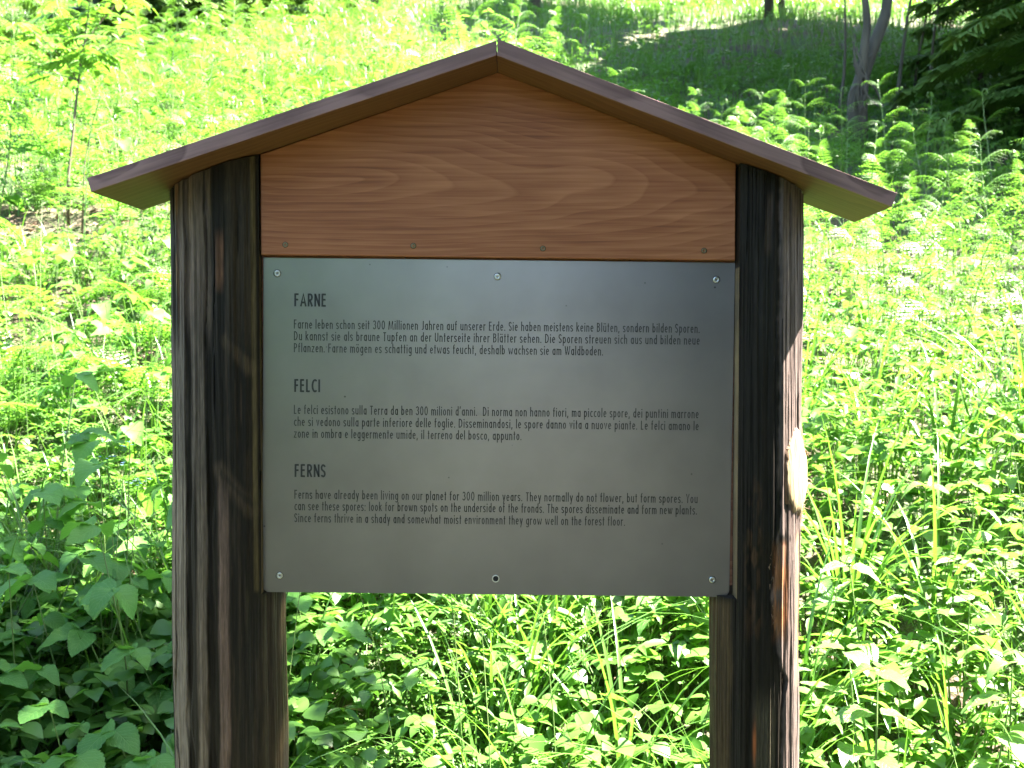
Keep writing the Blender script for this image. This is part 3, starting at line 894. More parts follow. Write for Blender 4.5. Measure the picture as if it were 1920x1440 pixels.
# pale scar where a branch was sawn off
kn = Vector((.66, -.75, .03)).normalized()
kt = Vector((0, 0, 1)).cross(kn).normalized()
kz = kn.cross(kt)
kc = at(1495.5, 884, -.024) + kn * .0005
mb = MB()
V, F_ = [], []
rk = random.Random(12)
jit = [1 + rk.uniform(-.07, .06) for _ in range(36)]
for j, (q, hgt) in enumerate(((1.35, -.034), (1.16, -.010), (1.0, -.001), (.8, .0012), (.5, .002), (.2, .0022))):
    for k in range(36):
        a = 2 * math.pi * k / 36
        f_ = q * (jit[k] if j < 3 else 1)
        V.append(kc + kt * (.033 * f_ * math.cos(a) * (1 - .12 * math.sin(a))) + kz * (.076 * f_ * math.sin(a)) + kn * hgt)
for j in range(5):
    for k in range(36):
        F_.append((j * 36 + k, j * 36 + (k + 1) % 36, (j + 1) * 36 + (k + 1) % 36, (j + 1) * 36 + k))
F_.append(tuple(5 * 36 + k for k in range(36)))
mb.add(V, F_)
mb.mi = [1] * 72 + [0] * (len(F_) - 72)
M['fresh'] = plain('fresh_cut', (.17, .105, .05), (.36, .25, .135), 1.0, .7, .5, (160, 160, 9))
M['bark_rim'] = plain('bark_rim', (.05, .028, .017), (.20, .11, .06), 1.0, .8, .6, (120, 120, 30))
o = link('branch_scar', mb.mesh('branch_scar', [M['fresh'], M['bark_rim']]), post_r)
o['label'] = 'pale oval branch scar on the right post'

# splinters and bark shreds on the posts
def splinter(parent, px, py, Y_, length, ang, curl=.3, rad=.0008):
    p0 = at(px, py, Y_)
    d = Vector((math.cos(ang), -.35, math.sin(ang)))
    pts = [p0 + d * length * t + Vector((curl * length * t * t, 0, -.4 * curl * length * t * t)) for t in (0, .35, .7, 1)]
    mb = MB(); mb.tube(pts, [rad, rad * .9, rad * .6, rad * .2], 4)
    return mb


def post_front_y(u):
    t = min(.98, abs(u - 1415.5) / 985 / .084)
    return .034 - .085 * math.sqrt(1 - t * t) - .001


shred = MB()
rs = random.Random(4)
for k in range(40):
    v = rs.choice([rs.uniform(930, 1010), rs.uniform(1010, 1170), rs.uniform(1235, 1290)])
    u = float(ridge_u(v)) + rs.uniform(4, 16) if v > 1010 else rs.uniform(1470, 1500)
    b_ = splinter(None, u, v, post_front_y(u), rs.uniform(.004, .011), rs.uniform(-2.2, -1.0) if rs.random() < .7 else rs.uniform(1.0, 2.2), rs.uniform(-.3, .3), .0006)
    shred.v += b_.v; shred.f += [tuple(i + shred.n for i in f) for f in b_.f]; shred.mi += b_.mi; shred.uv += b_.uv; shred.n += b_.n
for k in range(26):
    v = rs.uniform(830, 960)
    b_ = splinter(None, 1503 + 11 * math.exp(-((v - 884) / 50) ** 2), v, .02, rs.uniform(.006, .014), rs.uniform(-1.0, .9), rs.uniform(-.4, .4), .0005)
    shred.v += b_.v; shred.f += [tuple(i + shred.n for i in f) for f in b_.f]; shred.mi += b_.mi; shred.uv += b_.uv; shred.n += b_.n
M['shred'] = plain('shred', (.16, .09, .05), (.32, .2, .12), 60, .8)
o = link('bark_shreds', shred.mesh('bark_shreds', M['shred']), post_r)
o['kind'] = 'stuff'

# ================================================================== vegetation
# ---- leaf and frond shapes (shared by all plants of a kind)
def leaf_blade(mb, Mx, length, width, stations=9, teeth=0.0, fold=.16, droop=.25, shape=(.55, .9), twist=0.0):
    """toothed leaf along +y, upper side +z"""
    V, UV = [], []
    p_, q_ = shape
    for i in range(stations + 1):
        t = i / stations
        prof_ = (math.sin(math.pi * t ** p_) ** q_) if 0 < t < 1 else 0.0
        if teeth and 0 < i < stations:
            prof_ *= 1 + (teeth if i % 2 else -teeth)
        hw = width / 2 * prof_
        z = -droop * length * t * t
        y = length * t * (1 - .18 * droop * t)
        ey = -.06 * length * prof_ if i < stations else 0
        wv = .03 * width * math.sin(t * 17)
        if i in (0, stations):
            hw = .0004
        tw = twist * t * t * 2
        V += [(-hw, y + ey * .3, z + (fold + tw) * hw + wv), (0, y, z), (hw, y + ey * .3, z + (fold - tw) * hw - wv)]
        UV += [(0, t), (.5, t), (1, t)]
    F_ = []
    for i in range(stations):
        a = i * 3
        F_ += [(a, a + 1, a + 4, a + 3), (a + 1, a + 2, a + 5, a + 4)]
    mb.add([Mx @ Vector(v) for v in V], F_, UV)


def frame(d, up=(0, 0, 1), loc=(0, 0, 0)):
    """matrix with +y along d and +z close to up"""
    y = Vector(d).normalized()
    x = y.cross(Vector(up))
    if x.length < 1e-3:
        x = Vector((1, 0, 0))
    x.normalize()
    z = x.cross(y)
    Mx = Matrix((x, y, z)).transposed().to_4x4()
    Mx.translation = Vector(loc)
    return Mx


def pinna(mb, P0, d, nrm, length, width, n, droop, lobes=True):
    """one feather of a fern: midline with paired pinnules"""
    d = Vector(d).normalized(); nrm = Vector(nrm).normalized()
    side = d.cross(nrm).normalized()
    V, F_ = [], []
    for i in range(n):
        t0 = (i + .15) / n
        w_ = width * (1 - t0 ** 1.4) * (.75 + .25 * min(1, t0 * 5))
        c = Vector(P0) + d * length * t0 - nrm * droop * length * t0 * t0
        st = d * (length / n)
        for s_ in (-1, 1):
            b0 = c; b1 = c + st * .62
            tip = c + side * s_ * w_ + st * .75 - nrm * w_ * .22
            mid = c + side * s_ * w_ * .62 + st * .95 - nrm * w_ * .05
            k = len(V)
            V += [b0, tip, mid, b1]
            F_ += [(k, k + 1, k + 2, k + 3)] if s_ > 0 else [(k + 3, k + 2, k + 1, k)]
    k = len(V)
    e = Vector(P0) + d * length - nrm * droop * length
    h = Vector(P0) + d * length * .5 - nrm * droop * length * .25
    sw = side * length * .012
    V += [Vector(P0) - sw, Vector(P0) + sw, h + sw, h - sw, e]
    F_ += [(k, k + 1, k + 2, k + 3), (k + 3, k + 2, k + 4)]
    mb.add(V, F_)


def frond_mesh(name, L, seed, wide=.24, rise=.75, sag=.75, pairs=15, pn=7, mat='fern', bare=.12):
    """arching frond starting at the origin, growing along +y"""
    r = random.Random(seed)
    mb = MB()
    path = []
    for i in range(21):
        t = i / 20
        path.append(Vector((.03 * L * math.sin(t * 3 + seed), L * (t * .92 - .10 * t ** 3), L * (rise * t - sag * t * t))))
    mb.tube([path[i] for i in range(0, 21, 2)], [.004 * (1 - .85 * i / 20) * L / .5 for i in range(0, 21, 2)], 4, cap=False)
    for i in range(pairs):
        t = bare + (1 - bare) * (i + .2) / pairs
        f = t * 20; k = min(int(f), 19)
        P0 = path[k].lerp(path[k + 1], f - k)
        tan = (path[k + 1] - path[k]).normalized()
        nrm = Vector((1, 0, 0)).cross(tan).normalized()
        s = (t - bare) / (1 - bare)
        ln = L * wide * min(1, .45 + s * 2.6) * (1 - s ** 1.8) + .01 * L
        for sd in (-1, 1):
            d = Vector((sd, 0, 0)) + tan * (.35 + .3 * s + .1 * r.random())
            pinna(mb, P0, d, nrm + Vector((0, 0, .25)), ln * (.9 + .2 * r.random()), L * .033 * (1 - .5 * s), max(3, int(pn * (1 - .5 * s))), .16 + .18 * r.random())
    return mb.mesh(name, M[mat])


def tier_mesh(name, L, seed, mat='bracken', n=9):
    """one side branch of a young bracken frond, drooping at its tip, along +y"""
    r = random.Random(seed)
    mb = MB()
    path = [Vector((.02 * L * math.sin(3 * t + seed), L * (t - .12 * t ** 3), L * (.42 * t - .55 * t ** 2.3))) for t in [i / 12 for i in range(13)]]
    mb.tube(path[::2], [.0028 * (1 - .8 * i / 6) for i in range(7)], 4, cap=False)
    for i in range(n):
        t = .1 + .9 * i / n
        f = t * 12; k = min(int(f), 11)
        P0 = path[k].lerp(path[k + 1], f - k); tan = (path[k + 1] - path[k]).normalized()
        nrm = Vector((1, 0, 0)).cross(tan).normalized()
        ln = L * .25 * (1 - t ** 1.5) + .014
        for sd in (-1, 1):
            pinna(mb, P0, Vector((sd, 0, 0)) + tan * (.35 + .2 * r.random()), nrm, ln * (.8 + .4 * r.random()), .0105 * (1 - .4 * t), 5, .45 + .5 * r.random())
    # curled tip
    c = path[-1]
    pts = [c + Vector((0, .016 * math.sin(a) , -.016 * (1 - math.cos(a)))) * (1 - a / 12) for a in [k * .7 for k in range(8)]]
    mb.tube(pts, [.004 * (1 - k / 12) for k in range(8)], 4, cap=False)
    return mb.mesh(name, M[mat])


FROND = [frond_mesh('frond_%d' % i, .55, 10 + i, wide=.20 + .03 * (i % 3), rise=.55 + .2 * (i % 3), sag=.62 + .12 * ((i + 1) % 3)) for i in range(4)]
TIER = [tier_mesh('side_frond_%d' % i, .26, 40 + i) for i in range(4)]


def single_leaf(name, L_, W_, mat, **kw):
    mb = MB(); leaf_blade(mb, Matrix.Identity(4), L_, W_, **kw)
    return mb.mesh(name, M[mat])


BROAD = [single_leaf('broad_leaf_%d' % i, .105 - .008 * (i % 3), .062 + .007 * (i % 4), 'leaf_broad', stations=22, teeth=.06, fold=.15 + .15 * (i % 3), droop=.08 + .1 * i, shape=(.6 + .05 * (i % 3), .7 + .08 * (i % 2)), twist=.25 * (i % 3 - 1)) for i in range(6)]
PALE = [single_leaf('pale_leaf_%d' % i, .125 - .012 * (i % 3), .058 + .007 * (i % 4), 'leaf_pale', stations=22, teeth=.05, fold=.12 + .16 * (i % 3), droop=.12 + .11 * i, shape=(.6 + .04 * (i % 2), .78), twist=.3 * (i % 3 - 1)) for i in range(6)]


def up_normal(x, y):
    return Vector((0, 0, 1))


def stalk_mesh(name, tops, mat, r0=.0028):
    """stem with one stalk to each of the given tips"""
    mb = MB()
    for base, tip in tops:
        base, tip = Vector(base), Vector(tip)
        mid = base.lerp(tip, .5) + Vector((0, 0, .12 * (tip - base).length))
        q = [base, base.lerp(mid, .55) + Vector((0, 0, .01)), mid, mid.lerp(tip, .6), tip]
        mb.tube(q, [r0, r0 * .9, r0 * .75, r0 * .6, r0 * .45], 5, cap=False)
    return mb.mesh(name, mat)


# a plant kind = list of (mesh, local matrix, part name); kinds are made a few times and then set out
def kind_trifoliate(seed, h=.5, n=5, leaves=BROAD, size=1.0, spread=.16):
    r = random.Random(seed)
    parts, tops = [], []
    for k in range(n):
        a = 2.4 * k + r.uniform(-.5, .5)
        hh = h * (1 - .13 * k) * r.uniform(.85, 1.1)
        tip = Vector((math.cos(a) * spread * r.uniform(.5, 1.2), math.sin(a) * spread * r.uniform(.5, 1.2), hh))
        tops.append(((r.uniform(-.012, .012), r.uniform(-.012, .012), -.05), tip))
        out_d = Vector((math.cos(a), math.sin(a), .08))
        side_d = Vector((-math.sin(a), math.cos(a), 0))
        for j, (d, off, s_) in enumerate(((out_d, .012, 1.0), (out_d * .25 + side_d, .0, .82), (out_d * .25 - side_d, .0, .82))):
            d = d.normalized() + Vector((0, 0, r.uniform(-.35, .15)))
            up = Vector((r.uniform(-.3, .3), r.uniform(-.3, .3), 1))
            sc_ = size * s_ * r.uniform(.8, 1.15)
            Mx = frame(d, up, tip + d.normalized() * off) @ Matrix.Scale(sc_, 4)
            parts.append((r.choice(leaves), Mx, 'leaf'))
    parts.insert(0, (stalk_mesh('stalks', tops, M['stem']), Matrix.Identity(4), 'stem'))
    return parts


def kind_upright(seed, h=.6, nodes=4, leaves=PALE, size=1.0):
    """upright stem with opposite pairs of long leaves"""
    r = random.Random(seed)
    lean = Vector((r.uniform(-.12, .12), r.uniform(-.12, .12), 1))
    top = lean.normalized() * h
    parts = [(stalk_mesh('stalk', [((0, 0, -.05), top)], M['stem'], .0036), Matrix.Identity(4), 'stem')]
    for k in range(nodes):
        t = .4 + .6 * k / (nodes - 1)
        P = top * t + Vector((0, 0, .03 * math.sin(t * 3)))
        a0 = 1.57 * k + r.uniform(-.3, .3)
        cnt = 2 if k < nodes - 1 else 3
        for j in range(cnt):
            a = a0 + 2 * math.pi * j / cnt
            d = Vector((math.cos(a), math.sin(a), r.uniform(-.15, .3)))
            sc_ = size * (1.1 - .35 * t) * r.uniform(.8, 1.15)
            parts.append((r.choice(leaves), frame(d, (r.uniform(-.25, .25), r.uniform(-.25, .25), 1), P + d * .01) @ Matrix.Scale(sc_, 4), 'leaf'))
    return parts


def kind_fern(seed, n=7, s=1.0, tilt=.25):
    r = random.Random(seed)
    parts = []
    for k in range(n):
        a = 2 * math.pi * k / n + r.uniform(-.35, .35)
        d = Vector((math.cos(a), math.sin(a), tilt + r.uniform(-.12, .2)))
        parts.append((r.choice(FROND), frame(d, (0, 0, 1)) @ Matrix.Scale(s * r.uniform(.75, 1.15), 4), 'frond'))
    return parts


def kind_bracken(seed, h=.65, tiers=4):
    r = random.Random(seed)
    lean = Vector((r.uniform(-.16, .16), r.uniform(-.16, .16), 1)).normalized()
    a0 = r.uniform(0, 6.28)
    st = MB()
    path = [lean * h * t + Vector((.02 * math.sin(4 * t + seed), .02 * math.cos(3 * t + seed), 0)) for t in [i / 6 for i in range(7)]]
    path[0].z -= .06
    # crozier at the top
    tp = path[-1]
    cur = [tp + Vector((math.cos(a0) * .022 * (1 - math.cos(a)), math.sin(a0) * .022 * (1 - math.cos(a)), .03 * math.sin(a))) * (1 - a / 14) for a in [k * .6 for k in range(1, 8)]]
    st.tube(path + cur, [.0042 - .0028 * i / 6 for i in range(7)] + [.0032 - .0002 * k for k in range(7)], 5, cap=False)
    parts = [(st.mesh('bracken_stem', M['stem']), Matrix.Identity(4), 'stem')]
    for k in range(tiers):
        t = .42 + .56 * k / (tiers - 1)
        P = path[3].lerp(path[6], (t - .5) / .5) if t >= .5 else path[3] * (t / .5)
        for sd in (0, math.pi):
            a = a0 + sd + r.uniform(-.3, .3) + .25 * k
            d = Vector((math.cos(a), math.sin(a), .1 + .2 * r.random() + .12 * k))
            parts.append((r.choice(TIER), frame(d, (0, 0, 1), P) @ Matrix.Scale((1.25 - .2 * k) * r.uniform(.8, 1.15), 4), 'frond'))
    return parts


def kind_grass(seed, n=16, h=.55, wd=.011, mat='grass_broad'):
    r = random.Random(seed)
    mb = MB()
    for k in range(n):
        a = r.uniform(0, 6.28); hh = h * r.uniform(.6, 1.15); b_ = r.uniform(.25, 1.0)
        d = Vector((math.cos(a), math.sin(a), 0)); sd = Vector((-math.sin(a), math.cos(a), 0))
        base = d * r.uniform(0, .05)
        V, F_, UV = [], [], []
        for i in range(9):
            t = i / 8
            ww = wd * r.uniform(.9, 1.1) * (1 - t ** 2.2) * (.6 + .4 * min(1, t * 4)) / 1
            c = base + Vector((0, 0, hh * (t - .42 * b_ * t ** 2.6) - .03)) + d * hh * b_ * .75 * t ** 2.1
            V += [c - sd * ww * .5 + Vector((0, 0, ww * .2)), c, c + sd * ww * .5 + Vector((0, 0, ww * .2))]
            UV += [(0, t), (.5, t), (1, t)]
            if i:
                q = (i - 1) * 3
                F_ += [(q, q + 1, q + 4, q + 3), (q + 1, q + 2, q + 5, q + 4)]
        mb.add(V, F_, UV)
    return [(mb.mesh('grass_blades', M[mat]), Matrix.Identity(4), None)]


def merged(parts, name):
    """the same plant as a single mesh, for far copies"""
    me_v, me_f, mats, mi, n = [], [], [], [], 0
    for me, Mx, _ in parts:
        for v in me.vertices:
            me_v.append(tuple(Mx @ v.co))
        if me.materials[0] not in mats:
            mats.append(me.materials[0])
        k = mats.index(me.materials[0])
        for p_ in me.polygons:
            me_f.append(tuple(i + n for i in p_.vertices)); mi.append(k)
        n += len(me.vertices)
    out_m = bpy.data.meshes.new(name)
    out_m.from_pydata(me_v, [], me_f)
    for m_ in mats: out_m.materials.append(m_)
    out_m.polygons.foreach_set('material_index', np.array(mi, np.int32))
    out_m.polygons.foreach_set('use_smooth', np.ones(len(me_f), bool))
    out_m.update()
    return out_m


def project(x, y, z):
    d = Vector((x, y - CAM_Y, z - CAM_Z))
    f_ = d.y * CP - d.z * SP; u_ = d.z * CP + d.y * SP
    return 960 + FPX * d.x / f_, 720 - FPX * u_ / f_


def where(x, y, h):
    """words that say where a plant shows, told by the board's own features"""
    px, py = project(x, y, float(ground_z(x, y)) + h)
    for lim, ph in ((60, 'at the top edge'), (150, 'level with the roof ridge'), (290, 'level with the roof slope'), (400, 'level with the eaves'), (500, 'level with the gable board'),
                    (600, 'level with the first heading'), (690, 'level with the first paragraph'), (760, 'level with the second heading'), (840, 'level with the second paragraph'),
                    (910, 'level with the third heading'), (1000, 'level with the third paragraph'), (1115, 'level with the panel bottom'), (1220, 'just lower than the panel'), (1330, 'well below the panel'), (9999, 'at the bottom edge')):
        if py < lim:
            v_ = ph; break
    if px < -30 or px > 1950: h_ = 'just outside the view'
    elif px < 90: h_ = 'by the left picture edge'
    elif px < 200: h_ = 'left of the left post'
    elif px < 330: h_ = 'close to the left post'
    elif px < 540: h_ = 'behind the left post'
    elif px < 760: h_ = 'left of the panel middle'
    elif px < 960: h_ = 'near the panel middle'
    elif px < 1150: h_ = 'right of the panel middle'
    elif px < 1340: h_ = 'towards the right post'
    elif px < 1505: h_ = 'behind the right post'
    elif px < 1610: h_ = 'close to the right post'
    elif px < 1730: h_ = 'right of the right post'
    elif px < 1840: h_ = 'well right of the right post'
    else: h_ = 'by the right picture edge'
    return h_ + ', ' + v_


def plant(name, parts, x, y, rot, s, label, cat, group=None, dz=0.0, tilt=None, top_h=.42):
    z = float(ground_z(x, y)) + dz
    if tilt is None:
        tilt = (random.uniform(-.12, .12), random.uniform(-.12, .12))
    if isinstance(parts, bpy.types.Mesh):
        o = bpy.data.objects.new(name, parts)
    elif len(parts) == 1:
        o = bpy.data.objects.new(name, parts[0][0])
    else:
        o = bpy.data.objects.new(name, None)
        o.empty_display_size = .05
    COL.objects.link(o)
    o.location = (x, y, z)
    o.rotation_euler = (tilt[0], tilt[1], rot)
    o.scale = (s, s, s)
    if not isinstance(parts, bpy.types.Mesh) and len(parts) > 1:
        for me, Mx, pn in parts:
            c = bpy.data.objects.new(pn, me)
            COL.objects.link(c); c.parent = o; c.matrix_local = Mx
    if '@' in label:
        label = label.replace('@', where(x, y, top_h * s))
    tag(o, label, cat, group)
    return o


def clear_of_board(x, y, rad=.12):
    """keep plants out of the board and its posts"""
    if y < .2 + rad and abs(x) < .75:
        return False
    return True


def spots(n, x0, x1, y0, y1, mind, seed, cond=None):
    r = random.Random(seed)
    out_s, tries = [], 0
    while len(out_s) < n and tries < n * 60:
        tries += 1
        x, y = r.uniform(x0, x1), r.uniform(y0, y1)
        if not clear_of_board(x, y) or (cond and not cond(x, y)):
            continue
        if any((x - a) ** 2 + (y - b_) ** 2 < mind * mind for a, b_ in out_s):
            continue
        out_s.append((x, y))
    return out_s


rr = random.Random(99)
TRI = [kind_trifoliate(100 + i, h=.42 + .07 * i, n=5 + i % 3, size=1.0 + .08 * (i % 3)) for i in range(5)]
UPR = [kind_upright(200 + i, h=.5 + .06 * i, nodes=4 + i % 2, size=1.05) for i in range(4)]
FRN = [kind_fern(300 + i, n=6 + i % 3) for i in range(4)]
BRK = [kind_bracken(400 + i, h=.5 + .07 * i, tiers=4 + i % 3) for i in range(7)]
GRS = [kind_grass(500 + i, n=12 + 3 * i, h=.62 + .07 * i, wd=.009 + .002 * (i % 3)) for i in range(5)]
TRI_far = [merged(p_, 'leafy_plant_far') for p_ in TRI]
FRN_far = [merged(p_, 'fern_far') for p_ in FRN]
BRK_far = [merged(p_, 'bracken_far') for p_ in BRK]
UPR_far = [merged(p_, 'upright_far') for p_ in UPR]

# broad-leaved plants in the shade beside the left post
for x, y in spots(46, -1.75, -.52, .18, 1.5, .12, 1):
    plant('leafy_plant', rr.choice(TRI), x, y, rr.uniform(0, 6.28), rr.uniform(.8, 1.15), 'shaded broad-leaved plant @', 'plant', 'shaded leafy plants left of the board')
for x, y in spots(34, -1.75, -.5, .16, 1.3, .12, 41):
    plant('leafy_plant', rr.choice(TRI), x, y, rr.uniform(0, 6.28), rr.uniform(.5, .75), 'low shaded broad-leaved plant @', 'plant', 'low leafy plants left of the board')
# under the panel
for x, y in spots(10, -.45, .45, .35, 1.3, .18, 2):
    plant('leafy_plant', rr.choice(TRI), x, y, rr.uniform(0, 6.28), rr.uniform(.55, .8), 'small leafy plant @', 'plant', 'leafy plants below the panel')
for x, y in spots(11, -.55, .35, .6, 1.8, .22, 3):
    plant('fern', rr.choice(FRN), x, y, rr.uniform(0, 6.28), rr.uniform(.8, 1.1), 'arching fern @', 'fern', 'ferns below the panel')
for x, y in spots(24, -.1, .62, .32, 1.5, .1, 4):
    plant('grass_clump', rr.choice(GRS), x, y, rr.uniform(0, 6.28), rr.uniform(.8, 1.1), 'broad-bladed grass clump @', 'grass', 'grass clumps below the panel')
# pale sunlit plants beside the right post
for x, y in spots(34, .55, 1.9, .15, 1.6, .14, 5):
    plant('leafy_plant', rr.choice(UPR), x, y, rr.uniform(0, 6.28), rr.uniform(.75, 1.1), 'large pale-leaved sunlit plant @', 'plant', 'sunlit leafy plants right of the board')
for x, y in spots(44, .55, 2.4, .25, 2.6, .14, 6):
    plant('grass_clump', rr.choice(GRS), x, y, rr.uniform(0, 6.28), rr.uniform(.9, 1.3), 'tall broad grass clump @', 'grass', 'grass clumps right of the board')
for x, y in spots(16, -1.8, -.5, .2, 2.0, .2, 42):
    plant('grass_clump', rr.choice(GRS), x, y, rr.uniform(0, 6.28), rr.uniform(.7, 1.1), 'long-bladed grass tuft @', 'grass', 'grass tufts left of the board')
# ferns on the left, half-way up
for x, y in spots(60, -2.9, -.4, 1.2, 4.6, .2, 7):
    plant('fern', rr.choice(FRN), x, y, rr.uniform(0, 6.28), rr.uniform(.85, 1.25), 'feathery fern @', 'fern', 'ferns on the left bank')
for x, y in spots(40, -3.2, -.3, 1.2, 4.5, .22, 8):
    plant('leafy_plant', rr.choice(TRI_far), x, y, rr.uniform(0, 6.28), rr.uniform(.7, 1.1), 'leafy bank plant @', 'plant', 'leafy plants on the left bank')
# leafy mix on the right, half-way up
for x, y in spots(70, .2, 3.3, 1.4, 4.6, .18, 9):
    plant('leafy_plant', rr.choice(TRI_far + UPR_far), x, y, rr.uniform(0, 6.28), rr.uniform(.6, 1.0), 'sunlit bank plant @', 'plant', 'leafy plants on the right bank')
# bracken stand on the right
for x, y in spots(140, .3, 4.4, 2.6, 7.4, .18, 10, lambda x, y: y < 7.7 - .45 * x):
    pr = rr.choice(BRK)
    plant('bracken', pr, x, y, rr.uniform(0, 6.28), rr.uniform(.85, 1.25), 'young curl-tipped bracken @', 'fern', 'bracken stand right of the roof')
# ferns further up the hill
for x, y in spots(135, -7.0, .6, 4.2, 12.0, .28, 11):
    plant('fern', rr.choice(FRN_far), x, y, rr.uniform(0, 6.28), rr.uniform(1.0, 1.6), 'sunlit hillside fern @', 'fern', 'ferns on the hillside above the left roof board')
for x, y in spots(70, -6.5, .6, 4.6, 12.0, .36, 15):
    plant('leafy_plant', rr.choice(TRI_far + UPR_far), x, y, rr.uniform(0, 6.28), rr.uniform(1.0, 1.5), 'tall sunlit hillside plant @', 'plant', 'leafy plants on the hillside above the left roof board')
for x, y in spots(130, -6.5, .6, 4.2, 12.0, .28, 14):
    plant('bracken', rr.choice(BRK_far), x, y, rr.uniform(0, 6.28), rr.uniform(1.0, 1.6), 'sunlit hillside bracken @', 'fern', 'bracken on the hillside above the left roof board')
for x, y in spots(110, .8, 7.0, 5.0, 12.0, .28, 12, lambda x, y: y > 7.9 - .45 * x):
    plant('fern', rr.choice(FRN_far), x, y, rr.uniform(0, 6.28), rr.uniform(.8, 1.2), 'dark shaded fern @', 'fern', 'ferns in the tree shade at the upper right')

# ------------------------------------------------------------------ undergrowth and grass, too many to count
def sample_xy(n, dmin, dmax, expo, half=.72, seed=0):
    g = np.random.default_rng(seed)
    u = g.random(n)
    D = (dmin ** (expo + 1) + u * (dmax ** (expo + 1) - dmin ** (expo + 1))) ** (1 / (expo + 1))
    x = D * (g.random(n) * 2 - 1) * half
    y = D + CAM_Y
    keep = ~((y < .26) & (np.abs(x) < .78))
    return x[keep], y[keep], g


def leaves_array(base, d, nrm, L_, W_, tint, fine=False):
    """many small folded leaves as one mesh"""
    d = d / np.linalg.norm(d, axis=1, keepdims=True)
    side = np.cross(d, nrm); side /= np.linalg.norm(side, axis=1, keepdims=True) + 1e-9
    nrm = np.cross(side, d)
    T = np.array([(0, 0, 0), (-.42, .32, .07), (0, .34, 0), (.42, .32, .07), (-.36, .68, -.03), (0, .7, -.09), (.36, .68, -.03), (0, 1, -.22)])
    tri = np.array([(0, 2, 1), (0, 3, 2), (4, 5, 7), (5, 6, 7)]); quad = np.array([(1, 2, 5, 4), (2, 3, 6, 5)])
    if fine:
        tl = [(0, 0, 0)]
        for t_, w__ in ((.12, .27), (.32, .44), (.55, .42), (.78, .25)):
            tl += [(-w__, t_ - .03, .17 * w__ - .2 * t_ * t_), (0, t_, -.2 * t_ * t_), (w__, t_ - .03, .17 * w__ - .2 * t_ * t_)]
        tl.append((0, 1, -.24))
        T = np.array(tl)
        tri = np.array([(0, 2, 1), (0, 3, 2), (10, 11, 13), (11, 12, 13)])
        quad = np.array([q for j in range(3) for q in ((1 + 3 * j, 2 + 3 * j, 5 + 3 * j, 4 + 3 * j), (2 + 3 * j, 3 + 3 * j, 6 + 3 * j, 5 + 3 * j))])
    nv = len(T)
    P = base[:, None] + T[None, :, 0, None] * (side * W_[:, None])[:, None] + T[None, :, 1, None] * (d * L_[:, None])[:, None] + T[None, :, 2, None] * (nrm * L_[:, None])[:, None]
    n = len(base)
    o = (np.arange(n) * nv)[:, None]
    Ft = (o[:, None] + tri[None]).reshape(-1, 3); Fq = (o[:, None] + quad[None]).reshape(-1, 4)
    return P.reshape(-1, 3), [Ft, Fq], np.repeat(tint, nv)


def canopy_h(x, y):
    low = 1 - .5 * sstep(-.2, -.6, x) * sstep(1.0, 1.5, y) * (1 - sstep(4.5, 6, y))
    return low * (.14 + .5 * fbm(x * .9 + 3, y * .9, 61, 3) + .12 * fbm(x * 4, y * 4, 62, 2))


x, y, g = sample_xy(45000, 2.15, 28, -.22, seed=1)
z = ground_z(x, y); H = canopy_h(x, y) * np.where(y > 4, .75, .9)
open_grass = sstep(.42, .6, fbm(x * .35 + 2, y * .35, 71, 2)) * sstep(7, 10.5, y)
keep = g.random(len(x)) > open_grass * .75
litter_spot = (np.hypot((x + 3.15) / .6, (y - 5.15) / .36) < 1)
keep &= ~litter_spot
x, y, z, H = x[keep], y[keep], z[keep], H[keep]
n = len(x)
zz = z + H * (1 - .75 * g.random(n) ** 2.0)
az = g.random(n) * 2 * np.pi
base, dd, nn, ll, tt = [], [], [], [], []
size = np.where(y > 2.2, .72, 1.0) * (.035 + .045 * fbm(x * 1.3, y * 1.3, 72, 2) * (.6 + .8 * g.random(n)))
sel = fbm(x * 2.1, y * 2.1, 77, 2) + g.normal(0, .12, n)
widf = np.where(sel > .55, .38, np.where(sel < .42, .95, .72)); lenf = np.where(sel > .55, 1.25, np.where(sel < .42, .75, 1.0))
for k in range(3):
    a = az + (k - 1) * 1.5 + g.normal(0, .2, n)
    d = np.stack([np.cos(a), np.sin(a), g.normal(-.05, .28, n)], -1)
    nr = np.stack([g.normal(0, .3, n), g.normal(0, .3, n), np.ones(n)], -1)
    base.append(np.stack([x, y, zz], -1) + d * .006); dd.append(d); nn.append(nr); ll.append(size * (1.15 if k == 1 else .9)); tt.append(np.clip(fbm(x * .8, y * .8, 73, 2) * .7 + g.random(n) * .5 - .1, 0, 1))
base, dd, nn, ll, tt = [np.concatenate(q) for q in (base, dd, nn, ll, tt)]
l1, l2 = ll * np.tile(lenf, 3), ll * np.tile(widf, 3)
nearm = base[:, 1] < 1.9
V1, F1, T1 = leaves_array(base[nearm], dd[nearm], nn[nearm], l1[nearm], l2[nearm], tt[nearm], True)
V2, F2, T2 = leaves_array(base[~nearm], dd[~nearm], nn[~nearm], l1[~nearm], l2[~nearm], tt[~nearm])
V = np.concatenate([V1, V2]); F = F1 + [f + len(V1) for f in F2]; T_ = np.concatenate([T1, T2])
tag(link('undergrowth', npmesh('undergrowth', V, F, M['leaf_under'], {'tint': T_})), 'low leafy ground cover spreading over the whole hillside', 'undergrowth', kind='stuff')


